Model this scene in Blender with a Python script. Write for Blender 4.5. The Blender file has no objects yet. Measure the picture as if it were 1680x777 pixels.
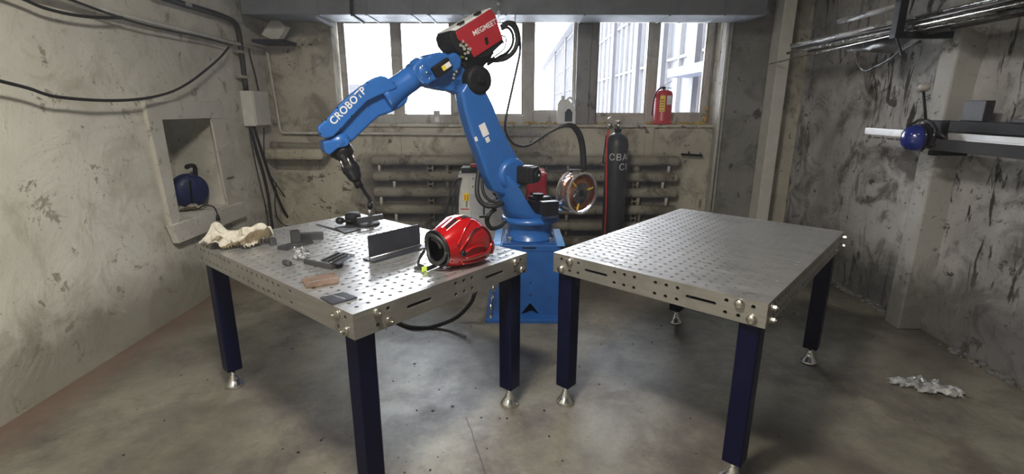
import bpy, bmesh, math, random
from mathutils import Vector, Matrix, noise
random.seed(7)
C = bpy.context.scene.collection
V = Vector
PI = math.pi

# ------------------------------------------------------------------ camera
FPX, PIT, ROLL, YAW, H = 816.1, .25862, -.0025358, -.0066936, 1.56145
_c1, _s1 = math.cos(PIT), math.sin(PIT)
_c2, _s2 = math.cos(YAW), math.sin(YAW)
def cam_to_world(x, u, d):              # x right, u up, d forward
    y = d*_c1 + u*_s1; z = -d*_s1 + u*_c1
    return V((_c2*x + _s2*y, -_s2*x + _c2*y, z))
cr, sr = math.cos(ROLL), math.sin(ROLL)
fwd = cam_to_world(0, 0, 1)
right = cam_to_world(cr, -sr, 0); up = right.cross(fwd)
camd = bpy.data.cameras.new('camera'); cam = bpy.data.objects.new('camera', camd); C.objects.link(cam)
camd.sensor_width = 36; camd.lens = FPX/1680*36; camd.clip_start = .05; camd.clip_end = 300
M = Matrix((right, up, -fwd)).transposed().to_4x4(); M.translation = V((0, 0, H))
cam.matrix_world = M
bpy.context.scene.camera = cam
CP = V((0, 0, H))
def ray(px, py):                        # measured direction of a point of the room
    a = (px-840)/FPX; b = (388.5-py)/FPX
    return right*a + up*b + fwd
def atY(px, py, y): r = ray(px, py); return CP + r*(y/r.y)
def atX(px, py, x): r = ray(px, py); return CP + r*(x/r.x)
def atZ(px, py, z): r = ray(px, py); return CP + r*((z-H)/r.z)

# ------------------------------------------------------------------ light and exposure
sc = bpy.context.scene
sc.view_settings.view_transform = 'Standard'; sc.view_settings.look = 'None'
sc.view_settings.gamma = 1; sc.view_settings.use_curve_mapping = False
sc.view_settings.exposure = 0.22
w = bpy.data.worlds.new('overcast_sky'); sc.world = w; w.use_nodes = True
bg = w.node_tree.nodes['Background']; bg.inputs[0].default_value = (.93, .96, 1, 1); bg.inputs[1].default_value = 17.0
def area(name, loc, aim, sx, sy, power, col):
    l = bpy.data.lights.new(name, 'AREA'); l.shape = 'RECTANGLE'; l.size = sx; l.size_y = sy; l.energy = power; l.color = col
    o = bpy.data.objects.new(name, l); C.objects.link(o); o.location = loc
    o.rotation_euler = (V(aim)-V(loc)).to_track_quat('-Z', 'Y').to_euler(); return o
area('near_lamp_light', (-.4, 1.0, 3.15), (-.4, 1.0, 0), .55, .18, 105, (1, .95, .86))
area('rear_fill_light', (-1.8, -1.2, 3.3), (-2.2, -.6, 0), 1.2, .3, 60, (1, .96, .88))  # weak fill added behind the camera, no fixture known there

# ------------------------------------------------------------------ materials
def nodes(name):
    m = bpy.data.materials.new(name); m.use_nodes = True
    nt = m.node_tree; return m, nt, nt.nodes['Principled BSDF']
def lk(nt, a, b): nt.links.new(a, b)
def tex(nt, kind='NOISE', scale=5, detail=4, rough=.55, stretch=None, co='Object', dist=0):
    tc = nt.nodes.new('ShaderNodeTexCoord'); mp = nt.nodes.new('ShaderNodeMapping')
    lk(nt, tc.outputs[co], mp.inputs[0])
    if stretch: mp.inputs['Scale'].default_value = stretch
    if kind == 'NOISE':
        t = nt.nodes.new('ShaderNodeTexNoise'); t.inputs['Scale'].default_value = scale
        t.inputs['Detail'].default_value = detail; t.inputs['Roughness'].default_value = rough; t.inputs['Distortion'].default_value = dist
    elif kind == 'VORONOI':
        t = nt.nodes.new('ShaderNodeTexVoronoi'); t.inputs['Scale'].default_value = scale
    lk(nt, mp.outputs[0], t.inputs['Vector']); return t
def ramp(nt, src, stops):
    r = nt.nodes.new('ShaderNodeValToRGB'); e = r.color_ramp.elements
    while len(e) > 2: e.remove(e[-1])
    for i, (p, c) in enumerate(stops):
        x = e[i] if i < 2 else e.new(p)
        x.position = p; x.color = (c, c, c, 1) if isinstance(c, (int, float)) else (*c, 1)
    lk(nt, src, r.inputs[0]); return r.outputs[0]
def mix(nt, fac, a, b, mode='MIX'):
    m = nt.nodes.new('ShaderNodeMix'); m.data_type = 'RGBA'; m.blend_type = mode
    def put(s, v):
        if isinstance(v, (tuple, list)): s.default_value = (*v, 1)
        elif isinstance(v, (int, float)): s.default_value = (v, v, v, 1) if s.type == 'RGBA' else v
        else: lk(nt, v, s)
    if isinstance(fac, (int, float)): m.inputs[0].default_value = fac
    else: lk(nt, fac, m.inputs[0])
    put(m.inputs[6], a); put(m.inputs[7], b); return m.outputs[2]
def bump(nt, bs, src, strength=.3, dist=.01, prev=None):
    b = nt.nodes.new('ShaderNodeBump'); b.inputs['Strength'].default_value = strength; b.inputs['Distance'].default_value = dist
    lk(nt, src, b.inputs['Height'])
    if prev: lk(nt, prev, b.inputs['Normal'])
    lk(nt, b.outputs[0], bs.inputs['Normal']); return b.outputs[0]
def simple(name, col, rough=.5, metal=0, var=.12, scale=12, coat=0, bmp=0, spec=.5):
    m, nt, bs = nodes(name)
    t = tex(nt, scale=scale, detail=5)
    lo = tuple(c*(1-var) for c in col); hi = tuple(min(1, c*(1+var)) for c in col)
    lk(nt, ramp(nt, t.outputs[0], [(.3, lo), (.7, hi)]), bs.inputs['Base Color'])
    bs.inputs['Roughness'].default_value = rough; bs.inputs['Metallic'].default_value = metal
    bs.inputs['Coat Weight'].default_value = coat; bs.inputs['Coat Roughness'].default_value = .08
    bs.inputs['Specular IOR Level'].default_value = spec
    if bmp: bump(nt, bs, t.outputs[0], bmp, .004)
    return m
def mapr(nt, src, a, b, c, d):
    n = nt.nodes.new('ShaderNodeMapRange'); lk(nt, src, n.inputs[0])
    for i, v in enumerate((a, b, c, d)): n.inputs[i+1].default_value = v
    return n.outputs[0]
def plaster(name, base, pale, stain, dirt=.5, fleck=.5, gouge=None, bscale=.6, low=None, shade_band=False):
    m, nt, bs = nodes(name)
    big = tex(nt, scale=.9, detail=6, rough=.6, dist=.4)
    col = mix(nt, ramp(nt, big.outputs[0], [(.35, 0.), (.65, 1.)]), base, pale)
    med = tex(nt, scale=3.2, detail=8, rough=.65, dist=.8)
    col = mix(nt, ramp(nt, med.outputs[0], [(.50, 0.), (.64, dirt)]), col, stain)
    fl = tex(nt, scale=11, detail=7, rough=.7, dist=.6)
    f = ramp(nt, fl.outputs[0], [(.64, 0.), (.68, fleck)])
    col = mix(nt, f, col, tuple(c*.32 for c in stain))
    pk = tex(nt, scale=5.5, detail=9, rough=.72, dist=.35)
    pf = ramp(nt, pk.outputs[0], [(.605, 0.), (.622, fleck)])
    col = mix(nt, pf, col, tuple(c*.62 for c in stain))
    sp_ = tex(nt, scale=30, detail=5, rough=.75, dist=.3); sm_ = tex(nt, scale=1.7, detail=3)
    sf = mix(nt, 1, ramp(nt, sp_.outputs[0], [(.60, 0.), (.65, 1.)]), ramp(nt, sm_.outputs[0], [(.40, 0.), (.60, fleck)]), 'MULTIPLY')
    col = mix(nt, sf, col, tuple(c*.28 for c in stain))
    if gouge:
        g = tex(nt, scale=13, detail=5, rough=.6, stretch=gouge, dist=.9)
        gm = tex(nt, scale=1.1, detail=2)
        gf = mix(nt, 1, ramp(nt, g.outputs[0], [(.56, 0.), (.62, 1.)]), ramp(nt, gm.outputs[0], [(.48, 0.), (.58, 1.)]), 'MULTIPLY')
        col = mix(nt, gf, col, (.05, .045, .04))
    if shade_band:                                      # shade behind the radiator, painted as a darker band
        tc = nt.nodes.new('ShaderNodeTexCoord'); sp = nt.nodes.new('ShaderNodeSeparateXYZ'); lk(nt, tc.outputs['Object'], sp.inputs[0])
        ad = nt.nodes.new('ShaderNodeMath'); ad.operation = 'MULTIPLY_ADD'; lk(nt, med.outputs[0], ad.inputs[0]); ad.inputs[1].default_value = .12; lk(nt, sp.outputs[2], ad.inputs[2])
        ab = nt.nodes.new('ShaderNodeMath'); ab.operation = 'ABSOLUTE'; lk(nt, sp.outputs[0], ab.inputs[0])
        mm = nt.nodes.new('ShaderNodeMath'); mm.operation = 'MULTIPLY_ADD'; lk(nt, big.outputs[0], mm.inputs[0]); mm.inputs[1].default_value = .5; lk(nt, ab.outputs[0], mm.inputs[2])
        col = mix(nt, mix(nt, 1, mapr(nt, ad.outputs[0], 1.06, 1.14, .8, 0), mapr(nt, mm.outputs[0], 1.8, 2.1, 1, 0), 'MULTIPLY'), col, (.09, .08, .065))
    if low:                                       # dirty splash zone just above the floor
        tc = nt.nodes.new('ShaderNodeTexCoord'); sp = nt.nodes.new('ShaderNodeSeparateXYZ'); lk(nt, tc.outputs['Object'], sp.inputs[0])
        ad = nt.nodes.new('ShaderNodeMath'); ad.operation = 'MULTIPLY_ADD'; lk(nt, med.outputs[0], ad.inputs[0]); ad.inputs[1].default_value = -low; lk(nt, sp.outputs[2], ad.inputs[2])
        col = mix(nt, ramp(nt, ad.outputs[0], [(-.0, .75), (low*.6, 0.)]), col, tuple(c*.5 for c in stain))
    lk(nt, col, bs.inputs['Base Color']); bs.inputs['Roughness'].default_value = .85
    bs.inputs['Specular IOR Level'].default_value = .25
    n1 = bump(nt, bs, med.outputs[0], bscale*.7, .03)
    n2 = bump(nt, bs, fl.outputs[0], bscale*.6, .012, n1)
    n2 = bump(nt, bs, pf, -bscale*.8, .012, n2)
    if gouge: bump(nt, bs, gf, -bscale, .02, n2)
    return m
M_ = {}
M_['wall_left'] = plaster('painted_plaster', (.56, .54, .46), (.70, .68, .60), (.36, .33, .25), .45, .7, low=.5)
M_['wall_back'] = plaster('old_chipped_plaster', (.38, .35, .27), (.56, .53, .43), (.18, .16, .115), .75, .95, bscale=.9, shade_band=True)
M_['wall_right'] = plaster('rough_grey_plaster', (.24, .235, .23), (.56, .55, .54), (.12, .115, .11), .9, .95, gouge=(1, 1, .22), bscale=1.0, low=.5)
M_['pilaster'] = plaster('column_plaster', (.31, .305, .28), (.42, .415, .39), (.17, .165, .14), .5, .8, low=.4)
M_['pierwall'] = plaster('dark_pier_plaster', (.17, .165, .145), (.24, .235, .21), (.09, .085, .065), .8, .9)  # darker than the rest of the back wall
M_['ceiling'] = plaster('dark_ceiling_plaster', (.16, .16, .16), (.22, .22, .22), (.10, .1, .09), .4, .3)  # unseen ceiling kept dark to weaken bounced light
M_['board'] = plaster('painted_board', (.50, .48, .42), (.58, .56, .50), (.36, .33, .27), .3, .6, bscale=.25)
def floor_mat():
    m, nt, bs = nodes('stained_concrete')
    a = tex(nt, scale=.8, detail=9, rough=.62, dist=.5)
    b = tex(nt, scale=3.6, detail=12, rough=.74, dist=.25)
    c = tex(nt, scale=34, detail=7, rough=.75)
    d2 = tex(nt, scale=1.7, detail=8, rough=.7, dist=.3)
    col = mix(nt, ramp(nt, a.outputs[0], [(.35, 0.), (.65, 1.)]), (.085, .078, .060), (.235, .222, .172))
    col = mix(nt, ramp(nt, b.outputs[0], [(.45, 0.), (.70, .75)]), col, (.06, .05, .048))
    col = mix(nt, ramp(nt, d2.outputs[0], [(.50, 0.), (.62, .7)]), col, (.062, .051, .044))
    col = mix(nt, .35, col, ramp(nt, c.outputs[0], [(.3, .25), (.7, .75)]), 'OVERLAY')
    col = mix(nt, ramp(nt, c.outputs[0], [(.62, 0.), (.66, .85)]), col, (.04, .036, .035))
    tc = nt.nodes.new('ShaderNodeTexCoord'); sp = nt.nodes.new('ShaderNodeSeparateXYZ'); lk(nt, tc.outputs['Object'], sp.inputs[0])
    ad = nt.nodes.new('ShaderNodeMath'); ad.operation = 'MULTIPLY_ADD'; lk(nt, b.outputs[0], ad.inputs[0]); ad.inputs[1].default_value = .25; lk(nt, sp.outputs[0], ad.inputs[2])
    mr = nt.nodes.new('ShaderNodeMapRange'); mr.inputs[1].default_value = -2.42; mr.inputs[2].default_value = -2.12; mr.inputs[3].default_value = .8; mr.inputs[4].default_value = 0
    lk(nt, ad.outputs[0], mr.inputs[0]); col = mix(nt, mr.outputs[0], col, (.15, .095, .07))
    def mth(op, x, y=None, z=None):
        n_ = nt.nodes.new('ShaderNodeMath'); n_.operation = op
        for i, q in enumerate((x, y, z)):
            if q is None: continue
            if isinstance(q, (int, float)): n_.inputs[i].default_value = q
            else: lk(nt, q, n_.inputs[i])
        return n_.outputs[0]
    ln = mth('ABSOLUTE', mth('ADD', mth('MULTIPLY_ADD', sp.outputs[1], .3167, sp.outputs[0]), mth('MULTIPLY_ADD', b.outputs[0], .03, -.4766)))
    col = mix(nt, mth('MULTIPLY', mapr(nt, ln, .002, .005, .8, 0), mapr(nt, sp.outputs[1], 2.24, 2.26, 1, 0)), col, (.03, .025, .02))
    lk(nt, col, bs.inputs['Base Color'])
    lk(nt, ramp(nt, b.outputs[0], [(.3, .26), (.75, .55)]), bs.inputs['Roughness'])
    bs.inputs['Specular IOR Level'].default_value = .6
    n = bump(nt, bs, b.outputs[0], .25, .01); bump(nt, bs, c.outputs[0], .25, .003, n)
    return m
M_['floor'] = floor_mat()
def steel(name, lo, hi, r0=.25, r1=.5, stretch=(1, 14, 14), metal=.85, bs_=.12, wave=False):
    m, nt, bs = nodes(name)
    a = tex(nt, scale=5, detail=6, stretch=stretch); b = tex(nt, scale=3, detail=6, rough=.7, dist=.6)
    col = mix(nt, a.outputs[0], lo, hi); col = mix(nt, ramp(nt, b.outputs[0], [(.5, 0.), (.75, .5)]), col, tuple(c*.45 for c in lo))
    lk(nt, col, bs.inputs['Base Color']); bs.inputs['Metallic'].default_value = metal
    lk(nt, ramp(nt, a.outputs[0], [(.3, r0), (.7, r1)]), bs.inputs['Roughness'])
    n = bump(nt, bs, a.outputs[0], bs_, .002)
    if wave:
        wv = nt.nodes.new('ShaderNodeTexWave'); wv.bands_direction = 'Y'; wv.inputs['Scale'].default_value = PI/(10*.05)*1.0
        wv.inputs['Distortion'].default_value = .6
        tc = nt.nodes.new('ShaderNodeTexCoord'); lk(nt, tc.outputs['Object'], wv.inputs['Vector'])
        bump(nt, bs, wv.outputs[1], .6, .0025, n)
    return m
M_['top'] = steel('ground_steel_top', (.50, .50, .50), (.74, .74, .73), .26, .46, (1, 12, 12), .85, .15, True)
M_['side'] = steel('ground_steel_side', (.30, .29, .265), (.42, .41, .38), .34, .5, (1, 1, 16), .75)
M_['zinc'] = simple('galvanised_bolt', (.62, .60, .54), .28, 1, .15)
M_['chrome'] = simple('turned_steel', (.72, .72, .72), .18, 1, .08)
M_['galv'] = steel('galvanised_duct', (.12, .13, .15), (.21, .22, .24), .5, .75, (2, 2, 2), .35)
M_['navy'] = simple('navy_powder_coat', (.0016, .0022, .021), .45, 0, .1, spec=.2)
M_['blue'] = simple('robot_blue_paint', (.022, .12, .40), .32, 0, .06, coat=.4)
M_['pedblue'] = simple('pedestal_blue_paint', (.014, .085, .30), .42, 0, .12)
M_['lightblue'] = simple('light_blue_top_tone', (.12, .38, .80), .4, 0, .1)  # lit tone of the pedestal flanges, also on the cover plate
M_['black'] = simple('black_plastic', (.008, .008, .009), .42, 0, .2, spec=.35)
M_['blackmetal'] = simple('black_metal', (.008, .008, .009), .6, 0, .3, spec=.25)
M_['rubber'] = simple('black_rubber', (.015, .015, .015), .55, 0, .2)
M_['liner'] = simple('dark_liner', (.004, .004, .004), .9, 0, .1, spec=.05)
M_['red'] = simple('red_painted_steel', (.36, .015, .025), .4, 0, .1)
M_['redgloss'] = simple('red_gloss_shell', (.36, .004, .006), .14, .2, .08, coat=1)
M_['redext'] = simple('extinguisher_red', (.50, .02, .02), .35, 0, .1)
M_['redhose'] = simple('red_hose_rubber', (.55, .03, .02), .5)
M_['white'] = simple('white_paint', (.72, .72, .70), .5, 0, .06)
M_['whitebox'] = simple('off_white_enamel', (.58, .57, .52), .45, 0, .08)
M_['cream'] = simple('cream_enamel_pipe', (.50, .48, .42), .4, 0, .15, bmp=.2)
M_['greyenamel'] = simple('light_grey_enamel', (.45, .45, .45), .4, 0, .05)
M_['yellow'] = simple('yellow_label', (.75, .62, .05), .5)
M_['green'] = simple('lime_label', (.55, .75, .08), .5)
M_['orange'] = simple('orange_switch', (.75, .25, .02), .5)
M_['mill'] = steel('mill_scale_steel', (.028, .028, .031), (.075, .075, .08), .35, .55, (2, 2, 2), .35)
M_['darkplate'] = steel('bluish_dark_steel', (.022, .024, .032), (.05, .053, .065), .35, .5, (2, 2, 2), .3)
M_['rust'] = simple('rusty_steel', (.16, .10, .065), .55, .4, .4, 30, bmp=.4)
M_['bead'] = simple('weld_bead', (.75, .75, .74), .3, .9, .2, 90, bmp=.6)
M_['radiator'] = plaster('radiator_paint', (.22, .205, .165), (.33, .31, .25), (.09, .08, .06), .9, .8, bscale=.3)
M_['frame'] = plaster('weathered_window_paint', (.40, .38, .34), (.50, .48, .43), (.22, .20, .17), .6, .6, bscale=.3)
M_['darkwood'] = plaster('weathered_dark_timber', (.20, .19, .18), (.28, .27, .26), (.09, .08, .07), .6, .7, bscale=.6)
M_['foam'] = simple('yellow_foam', (.42, .30, .08), .9, 0, .5, 30, bmp=1)
def rag_mat():
    m, nt, bs = nodes('dirty_cotton'); a = tex(nt, scale=9, detail=5, dist=.6); b = tex(nt, scale=60, detail=4)
    col = mix(nt, ramp(nt, a.outputs[0], [(.50, 0.), (.56, 1.)]), (.48, .45, .38), (.13, .10, .06))
    lk(nt, mix(nt, .25, col, b.outputs[0], 'OVERLAY'), bs.inputs['Base Color']); bs.inputs['Roughness'].default_value = .95; bump(nt, bs, a.outputs[0], .4, .01); return m
M_['rag'] = rag_mat()
M_['brownrag'] = simple('brown_cotton', (.16, .12, .07), .95, 0, .3, 20)
M_['copper'] = simple('copper_wire', (.80, .36, .20), .22, 1, .12, 60)
M_['tankpaint'] = simple('black_tank_paint', (.022, .022, .026), .45, 0, .4, 8)
M_['letter'] = simple('white_stencil', (.65, .65, .65), .7, 0, .25, 60)
M_['lettergrey'] = simple('pale_grey_print', (.75, .72, .72), .5)
M_['deepblue'] = simple('deep_blue_plastic', (.012, .025, .19), .2, 0, .1, coat=.5)
M_['reelblue'] = simple('matt_blue_plastic', (.008, .014, .085), .5, 0, .2)
M_['rod'] = steel('bright_drawn_rod', (.5, .48, .45), (.75, .73, .70), .18, .32, (4, 4, 4), 1)
M_['darkrod'] = steel('dark_drawn_rod', (.03, .026, .024), (.10, .088, .08), .25, .45, (4, 4, 4), .7)
M_['alu'] = steel('white_aluminium', (.62, .62, .62), (.75, .75, .75), .3, .4, (3, 3, 3), .5)
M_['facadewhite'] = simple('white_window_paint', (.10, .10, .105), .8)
M_['reflectblue'] = simple('blue_grey_reflection', (.030, .035, .055), .8)
M_['snow'] = simple('snow_ground', (.85, .87, .9), .9)
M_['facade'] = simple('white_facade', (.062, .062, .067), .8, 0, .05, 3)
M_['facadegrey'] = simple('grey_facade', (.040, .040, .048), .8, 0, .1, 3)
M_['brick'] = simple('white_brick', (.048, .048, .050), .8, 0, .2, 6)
M_['darkpane'] = simple('distant_glazing', (.052, .054, .06), .5)
M_['faruinsgrey'] = simple('distant_grey', (.034, .034, .037), .9)
def glass(name, col=(1, 1, 1), rough=0., dirt=.06, thin=True):
    m, nt, bs = nodes(name)
    nt.nodes.remove(bs); out = nt.nodes['Material Output']
    tr = nt.nodes.new('ShaderNodeBsdfTransparent'); tr.inputs[0].default_value = (*col, 1)
    gl = nt.nodes.new('ShaderNodeBsdfGlossy'); gl.inputs['Roughness'].default_value = .03+rough
    df = nt.nodes.new('ShaderNodeBsdfDiffuse'); df.inputs[0].default_value = (.7, .7, .7, 1)
    fr = nt.nodes.new('ShaderNodeFresnel'); fr.inputs[0].default_value = 1.45
    t = tex(nt, scale=3, detail=6); d = ramp(nt, t.outputs[0], [(.4, dirt*.4), (.75, dirt*2)])
    m1 = nt.nodes.new('ShaderNodeMixShader'); lk(nt, fr.outputs[0], m1.inputs[0]); lk(nt, tr.outputs[0], m1.inputs[1]); lk(nt, gl.outputs[0], m1.inputs[2])
    m2 = nt.nodes.new('ShaderNodeMixShader'); lk(nt, d, m2.inputs[0]); lk(nt, m1.outputs[0], m2.inputs[1]); lk(nt, df.outputs[0], m2.inputs[2])
    lk(nt, m2.outputs[0], out.inputs[0]); return m
M_['pane'] = glass('window_glass', (.97, .98, 1), 0, .03)
M_['clear'] = glass('clear_plastic', (.93, .93, .95), .05, .10)
M_['film'] = glass('milky_film', (.85, .87, .9), .15, .35)
M_['darkfilm'] = glass('dark_grey_film', (.25, .24, .23), .2, .1)

# ------------------------------------------------------------------ mesh builder
W = {}
def frame_of(ax):
    ax = ax.normalized(); h = V((0, 0, 1)) if abs(ax.z) < .9 else V((0, 1, 0))
    a = ax.cross(h).normalized(); return a, a.cross(ax).normalized() * -1
class MB:
    def __init__(s): s.v = []; s.f = []; s.sm = []
    def add(s, vs, fs, smooth=False):
        o = len(s.v); s.v += [V(x) for x in vs]
        for f in fs: s.f.append([o+i for i in f]); s.sm.append(smooth)
        return s
    def box(s, lo, hi):
        x0, y0, z0 = lo; x1, y1, z1 = hi
        return s.add([(x0, y0, z0), (x1, y0, z0), (x1, y1, z0), (x0, y1, z0), (x0, y0, z1), (x1, y0, z1), (x1, y1, z1), (x0, y1, z1)],
                     [(0, 3, 2, 1), (4, 5, 6, 7), (0, 1, 5, 4), (1, 2, 6, 5), (2, 3, 7, 6), (3, 0, 4, 7)])
    def obox(s, c, ax, ay, az):          # centre and three half-extent vectors
        c, ax, ay, az = V(c), V(ax), V(ay), V(az)
        vs = [c+i*ax+j*ay+k*az for k in (-1, 1) for j in (-1, 1) for i in (-1, 1)]
        return s.add(vs, [(0, 2, 3, 1), (4, 5, 7, 6), (0, 1, 5, 4), (1, 3, 7, 5), (3, 2, 6, 7), (2, 0, 4, 6)])
    def beam(s, p, q, w, h, upv=(0, 0, 1)):
        p, q = V(p), V(q); d = q-p; u = V(upv); a = d.cross(u).normalized(); b = a.cross(d).normalized()
        return s.obox((p+q)/2, d/2, a*w/2, b*h/2)
    def loft(s, rings, cap0=True, cap1=True, smooth=True):
        n = len(rings[0]); o = []; vs = [p for r in rings for p in r]; fs = []
        for i in range(len(rings)-1):
            for j in range(n): fs.append((i*n+j, i*n+(j+1) % n, (i+1)*n+(j+1) % n, (i+1)*n+j))
        s.add(vs, fs, smooth); b = len(s.v)-len(vs)
        if cap0: s.f.append([b+j for j in range(n)][::-1]); s.sm.append(False)
        if cap1: s.f.append([b+(len(rings)-1)*n+j for j in range(n)]); s.sm.append(False)
        return s
    def cyl(s, p, q, r, r2=None, n=16, smooth=True, cap=True):
        p, q = V(p), V(q); a, b = frame_of(q-p); r2 = r if r2 is None else r2
        R = lambda c, r: [c+a*r*math.cos(2*PI*k/n)+b*r*math.sin(2*PI*k/n) for k in range(n)]
        return s.loft([R(p, r), R(q, r2)], cap, cap, smooth)
    def lathe(s, p, axis, prof, n=24, cap=True):      # prof = (radius, distance along the axis)
        p = V(p); ax = V(axis).normalized(); a, b = frame_of(ax)
        return s.loft([[p+ax*h+a*max(r, 1e-4)*math.cos(2*PI*k/n)+b*max(r, 1e-4)*math.sin(2*PI*k/n) for k in range(n)] for r, h in prof], cap, cap, True)
    def tube(s, pts, r, n=8, sub=6, closed=False):
        pts = [V(p) for p in pts]
        if sub > 1 and len(pts) > 2:
            q = []; P = [pts[0]*2-pts[1]]+pts+[pts[-1]*2-pts[-2]]
            for i in range(1, len(P)-2):
                for k in range(sub):
                    t = k/sub; a, b, c, d = P[i-1:i+3]
                    q.append(.5*((2*b)+(c-a)*t+(2*a-5*b+4*c-d)*t*t+(3*b-a-3*c+d)*t**3))
            q.append(pts[-1]); pts = q
        rings = []; prev = None
        for i, p in enumerate(pts):
            t = (pts[min(i+1, len(pts)-1)]-pts[max(i-1, 0)]).normalized()
            a = frame_of(t)[0] if prev is None else (prev-t*prev.dot(t)).normalized()
            b = t.cross(a); prev = a
            rr = r(i/(len(pts)-1)) if callable(r) else r
            rings.append([p+a*rr*math.cos(2*PI*k/n)+b*rr*math.sin(2*PI*k/n) for k in range(n)])
        return s.loft(rings)
    def prism(s, poly, vec, smooth=False):
        return s.loft([[V(p) for p in poly], [V(p)+V(vec) for p in poly]], True, True, smooth)
    def ball(s, c, r, n=14, sq=(1, 1, 1)):
        c = V(c); rings = []
        for i in range(1, n//2+1):
            t = PI*i/(n//2+1)
            rings.append([c+V((r*sq[0]*math.sin(t)*math.cos(2*PI*k/n), r*sq[1]*math.sin(t)*math.sin(2*PI*k/n), -r*sq[2]*math.cos(t))) for k in range(n)])
        return s.loft(rings)
    def build(s, name, mat, parent=None, label=None, cat=None, group=None, kind=None, bevel=0, loc=None, seg=2, solid=0):
        if parent is not None: Mx = W[parent]
        else:
            if loc is None:
                n = len(s.v); loc = V((sum(v.x for v in s.v)/n, sum(v.y for v in s.v)/n, min(v.z for v in s.v)))
                if kind == 'structure': loc = V((0, 0, 0))
            Mx = Matrix.Translation(loc)
        inv = Mx.inverted()
        me = bpy.data.meshes.new(name); me.from_pydata([inv @ v for v in s.v], [], s.f); me.update()
        me.polygons.foreach_set('use_smooth', s.sm)
        bm = bmesh.new(); bm.from_mesh(me); bmesh.ops.recalc_face_normals(bm, faces=bm.faces); bm.to_mesh(me); bm.free()
        o = bpy.data.objects.new(name, me); C.objects.link(o)
        for m in (mat if isinstance(mat, list) else [mat]): me.materials.append(M_[m] if isinstance(m, str) else m)
        if parent is not None: o.parent = parent
        else: o.matrix_world = Mx
        W[o] = Mx
        tag(o, label, cat, group, kind)
        if bevel:
            b = o.modifiers.new('bevel', 'BEVEL'); b.width = bevel; b.segments = seg; b.limit_method = 'ANGLE'; b.angle_limit = .6
            b.harden_normals = False
        if solid: b = o.modifiers.new('solid', 'SOLIDIFY'); b.thickness = solid
        return o
def tag(o, label=None, cat=None, group=None, kind=None):
    for k, v in (('label', label), ('category', cat), ('group', group), ('kind', kind)):
        if v: o[k] = v
def thing(name, loc, label=None, cat=None, group=None, rot=0, kind=None):
    o = bpy.data.objects.new(name, None); C.objects.link(o)
    Mx = Matrix.Translation(V(loc)) @ Matrix.Rotation(rot, 4, 'Z'); o.matrix_world = Mx; W[o] = Mx
    o.empty_display_size = .1; tag(o, label, cat, group, kind); return o
def text_mesh(name, s, origin, xdir, ydir, height, mat, parent, depth=.001, spacing=1, bold=0):
    cu = bpy.data.curves.new(name, 'FONT'); cu.body = s; cu.size = 1; cu.extrude = 0; cu.space_character = spacing; cu.offset = bold
    to = bpy.data.objects.new('tmp', cu); C.objects.link(to)
    bpy.context.view_layer.update()
    me = bpy.data.meshes.new_from_object(to.evaluated_get(bpy.context.evaluated_depsgraph_get()))
    bpy.data.objects.remove(to)
    xd, yd = V(xdir).normalized(), V(ydir).normalized(); zd = xd.cross(yd).normalized(); yd = zd.cross(xd)
    k = height/.7
    T = Matrix((xd*k, yd*k, zd*k)).transposed().to_4x4(); T.translation = V(origin)
    me.transform(W[parent].inverted() @ T)
    o = bpy.data.objects.new(name, me); C.objects.link(o); me.materials.clear(); me.materials.append(M_[mat]); o.parent = parent; W[o] = W[parent]
    return o

# ------------------------------------------------------------------ the room
XL, XR, YB, ZC, YF = -2.57, 2.94, 5.34, 3.5, -3.0
def grid_wall(us, vs, hole, to3, amp, seed, noedge=()):
    """a relief surface over a u/v lattice, leaving out the hole cells"""
    m = MB(); idx = {}; vv = []; ff = []
    def inhole(u0, u1, v0, v1): return any(a-1e-6 <= u0 and u1 <= b+1e-6 and c-1e-6 <= v0 and v1 <= d+1e-6 for a, b, c, d in hole)
    edges = set([x for h in hole for x in h[:2]]); edv = set([x for h in hole for x in h[2:]])
    for i, u in enumerate(us):
        for j, v in enumerate(vs):
            e = amp*(noise.noise(V((u*1.3, v*1.3, seed)))*1.2+noise.noise(V((u*6, v*6, seed+9)))*.4)
            for a, b, c, d in hole:
                if a-.02 <= u <= b+.02 and c-.02 <= v <= d+.02: e = 0
            if i in (0, len(us)-1) or j in (0, len(vs)-1): e = 0
            idx[i, j] = len(vv); vv.append(to3(u, v, e))
    for i in range(len(us)-1):
        for j in range(len(vs)-1):
            if not inhole(us[i], us[i+1], vs[j], vs[j+1]):
                ff.append((idx[i, j], idx[i+1, j], idx[i+1, j+1], idx[i, j+1]))
    return m.add(vv, ff, True)
def lat(a, b, step, keep=()):
    ks = sorted(set([a, b]+list(keep))); out = []
    for p, q in zip(ks, ks[1:]):
        n = max(1, round((q-p)/step)); out += [p+(q-p)*k/n for k in range(n)]
    return out+[b]
MB().add([(XL-.6, YF-.3, 0), (XR+.3, YF-.3, 0), (XR+.3, YB+.35, 0), (XL-.6, YB+.35, 0), (XL-.6, YF-.3, -.1), (XR+.3, YF-.3, -.1), (XR+.3, YB+.35, -.1), (XL-.6, YB+.35, -.1)],
         [(0, 1, 2, 3), (7, 6, 5, 4), (0, 4, 5, 1), (1, 5, 6, 2), (2, 6, 7, 3), (3, 7, 4, 0)]).build('floor', 'floor', kind='structure')
MB().box((XL-.3, YF-.3, ZC), (XR+.3, YB+.35, ZC+.1)).build('ceiling', 'ceiling', kind='structure')
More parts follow.
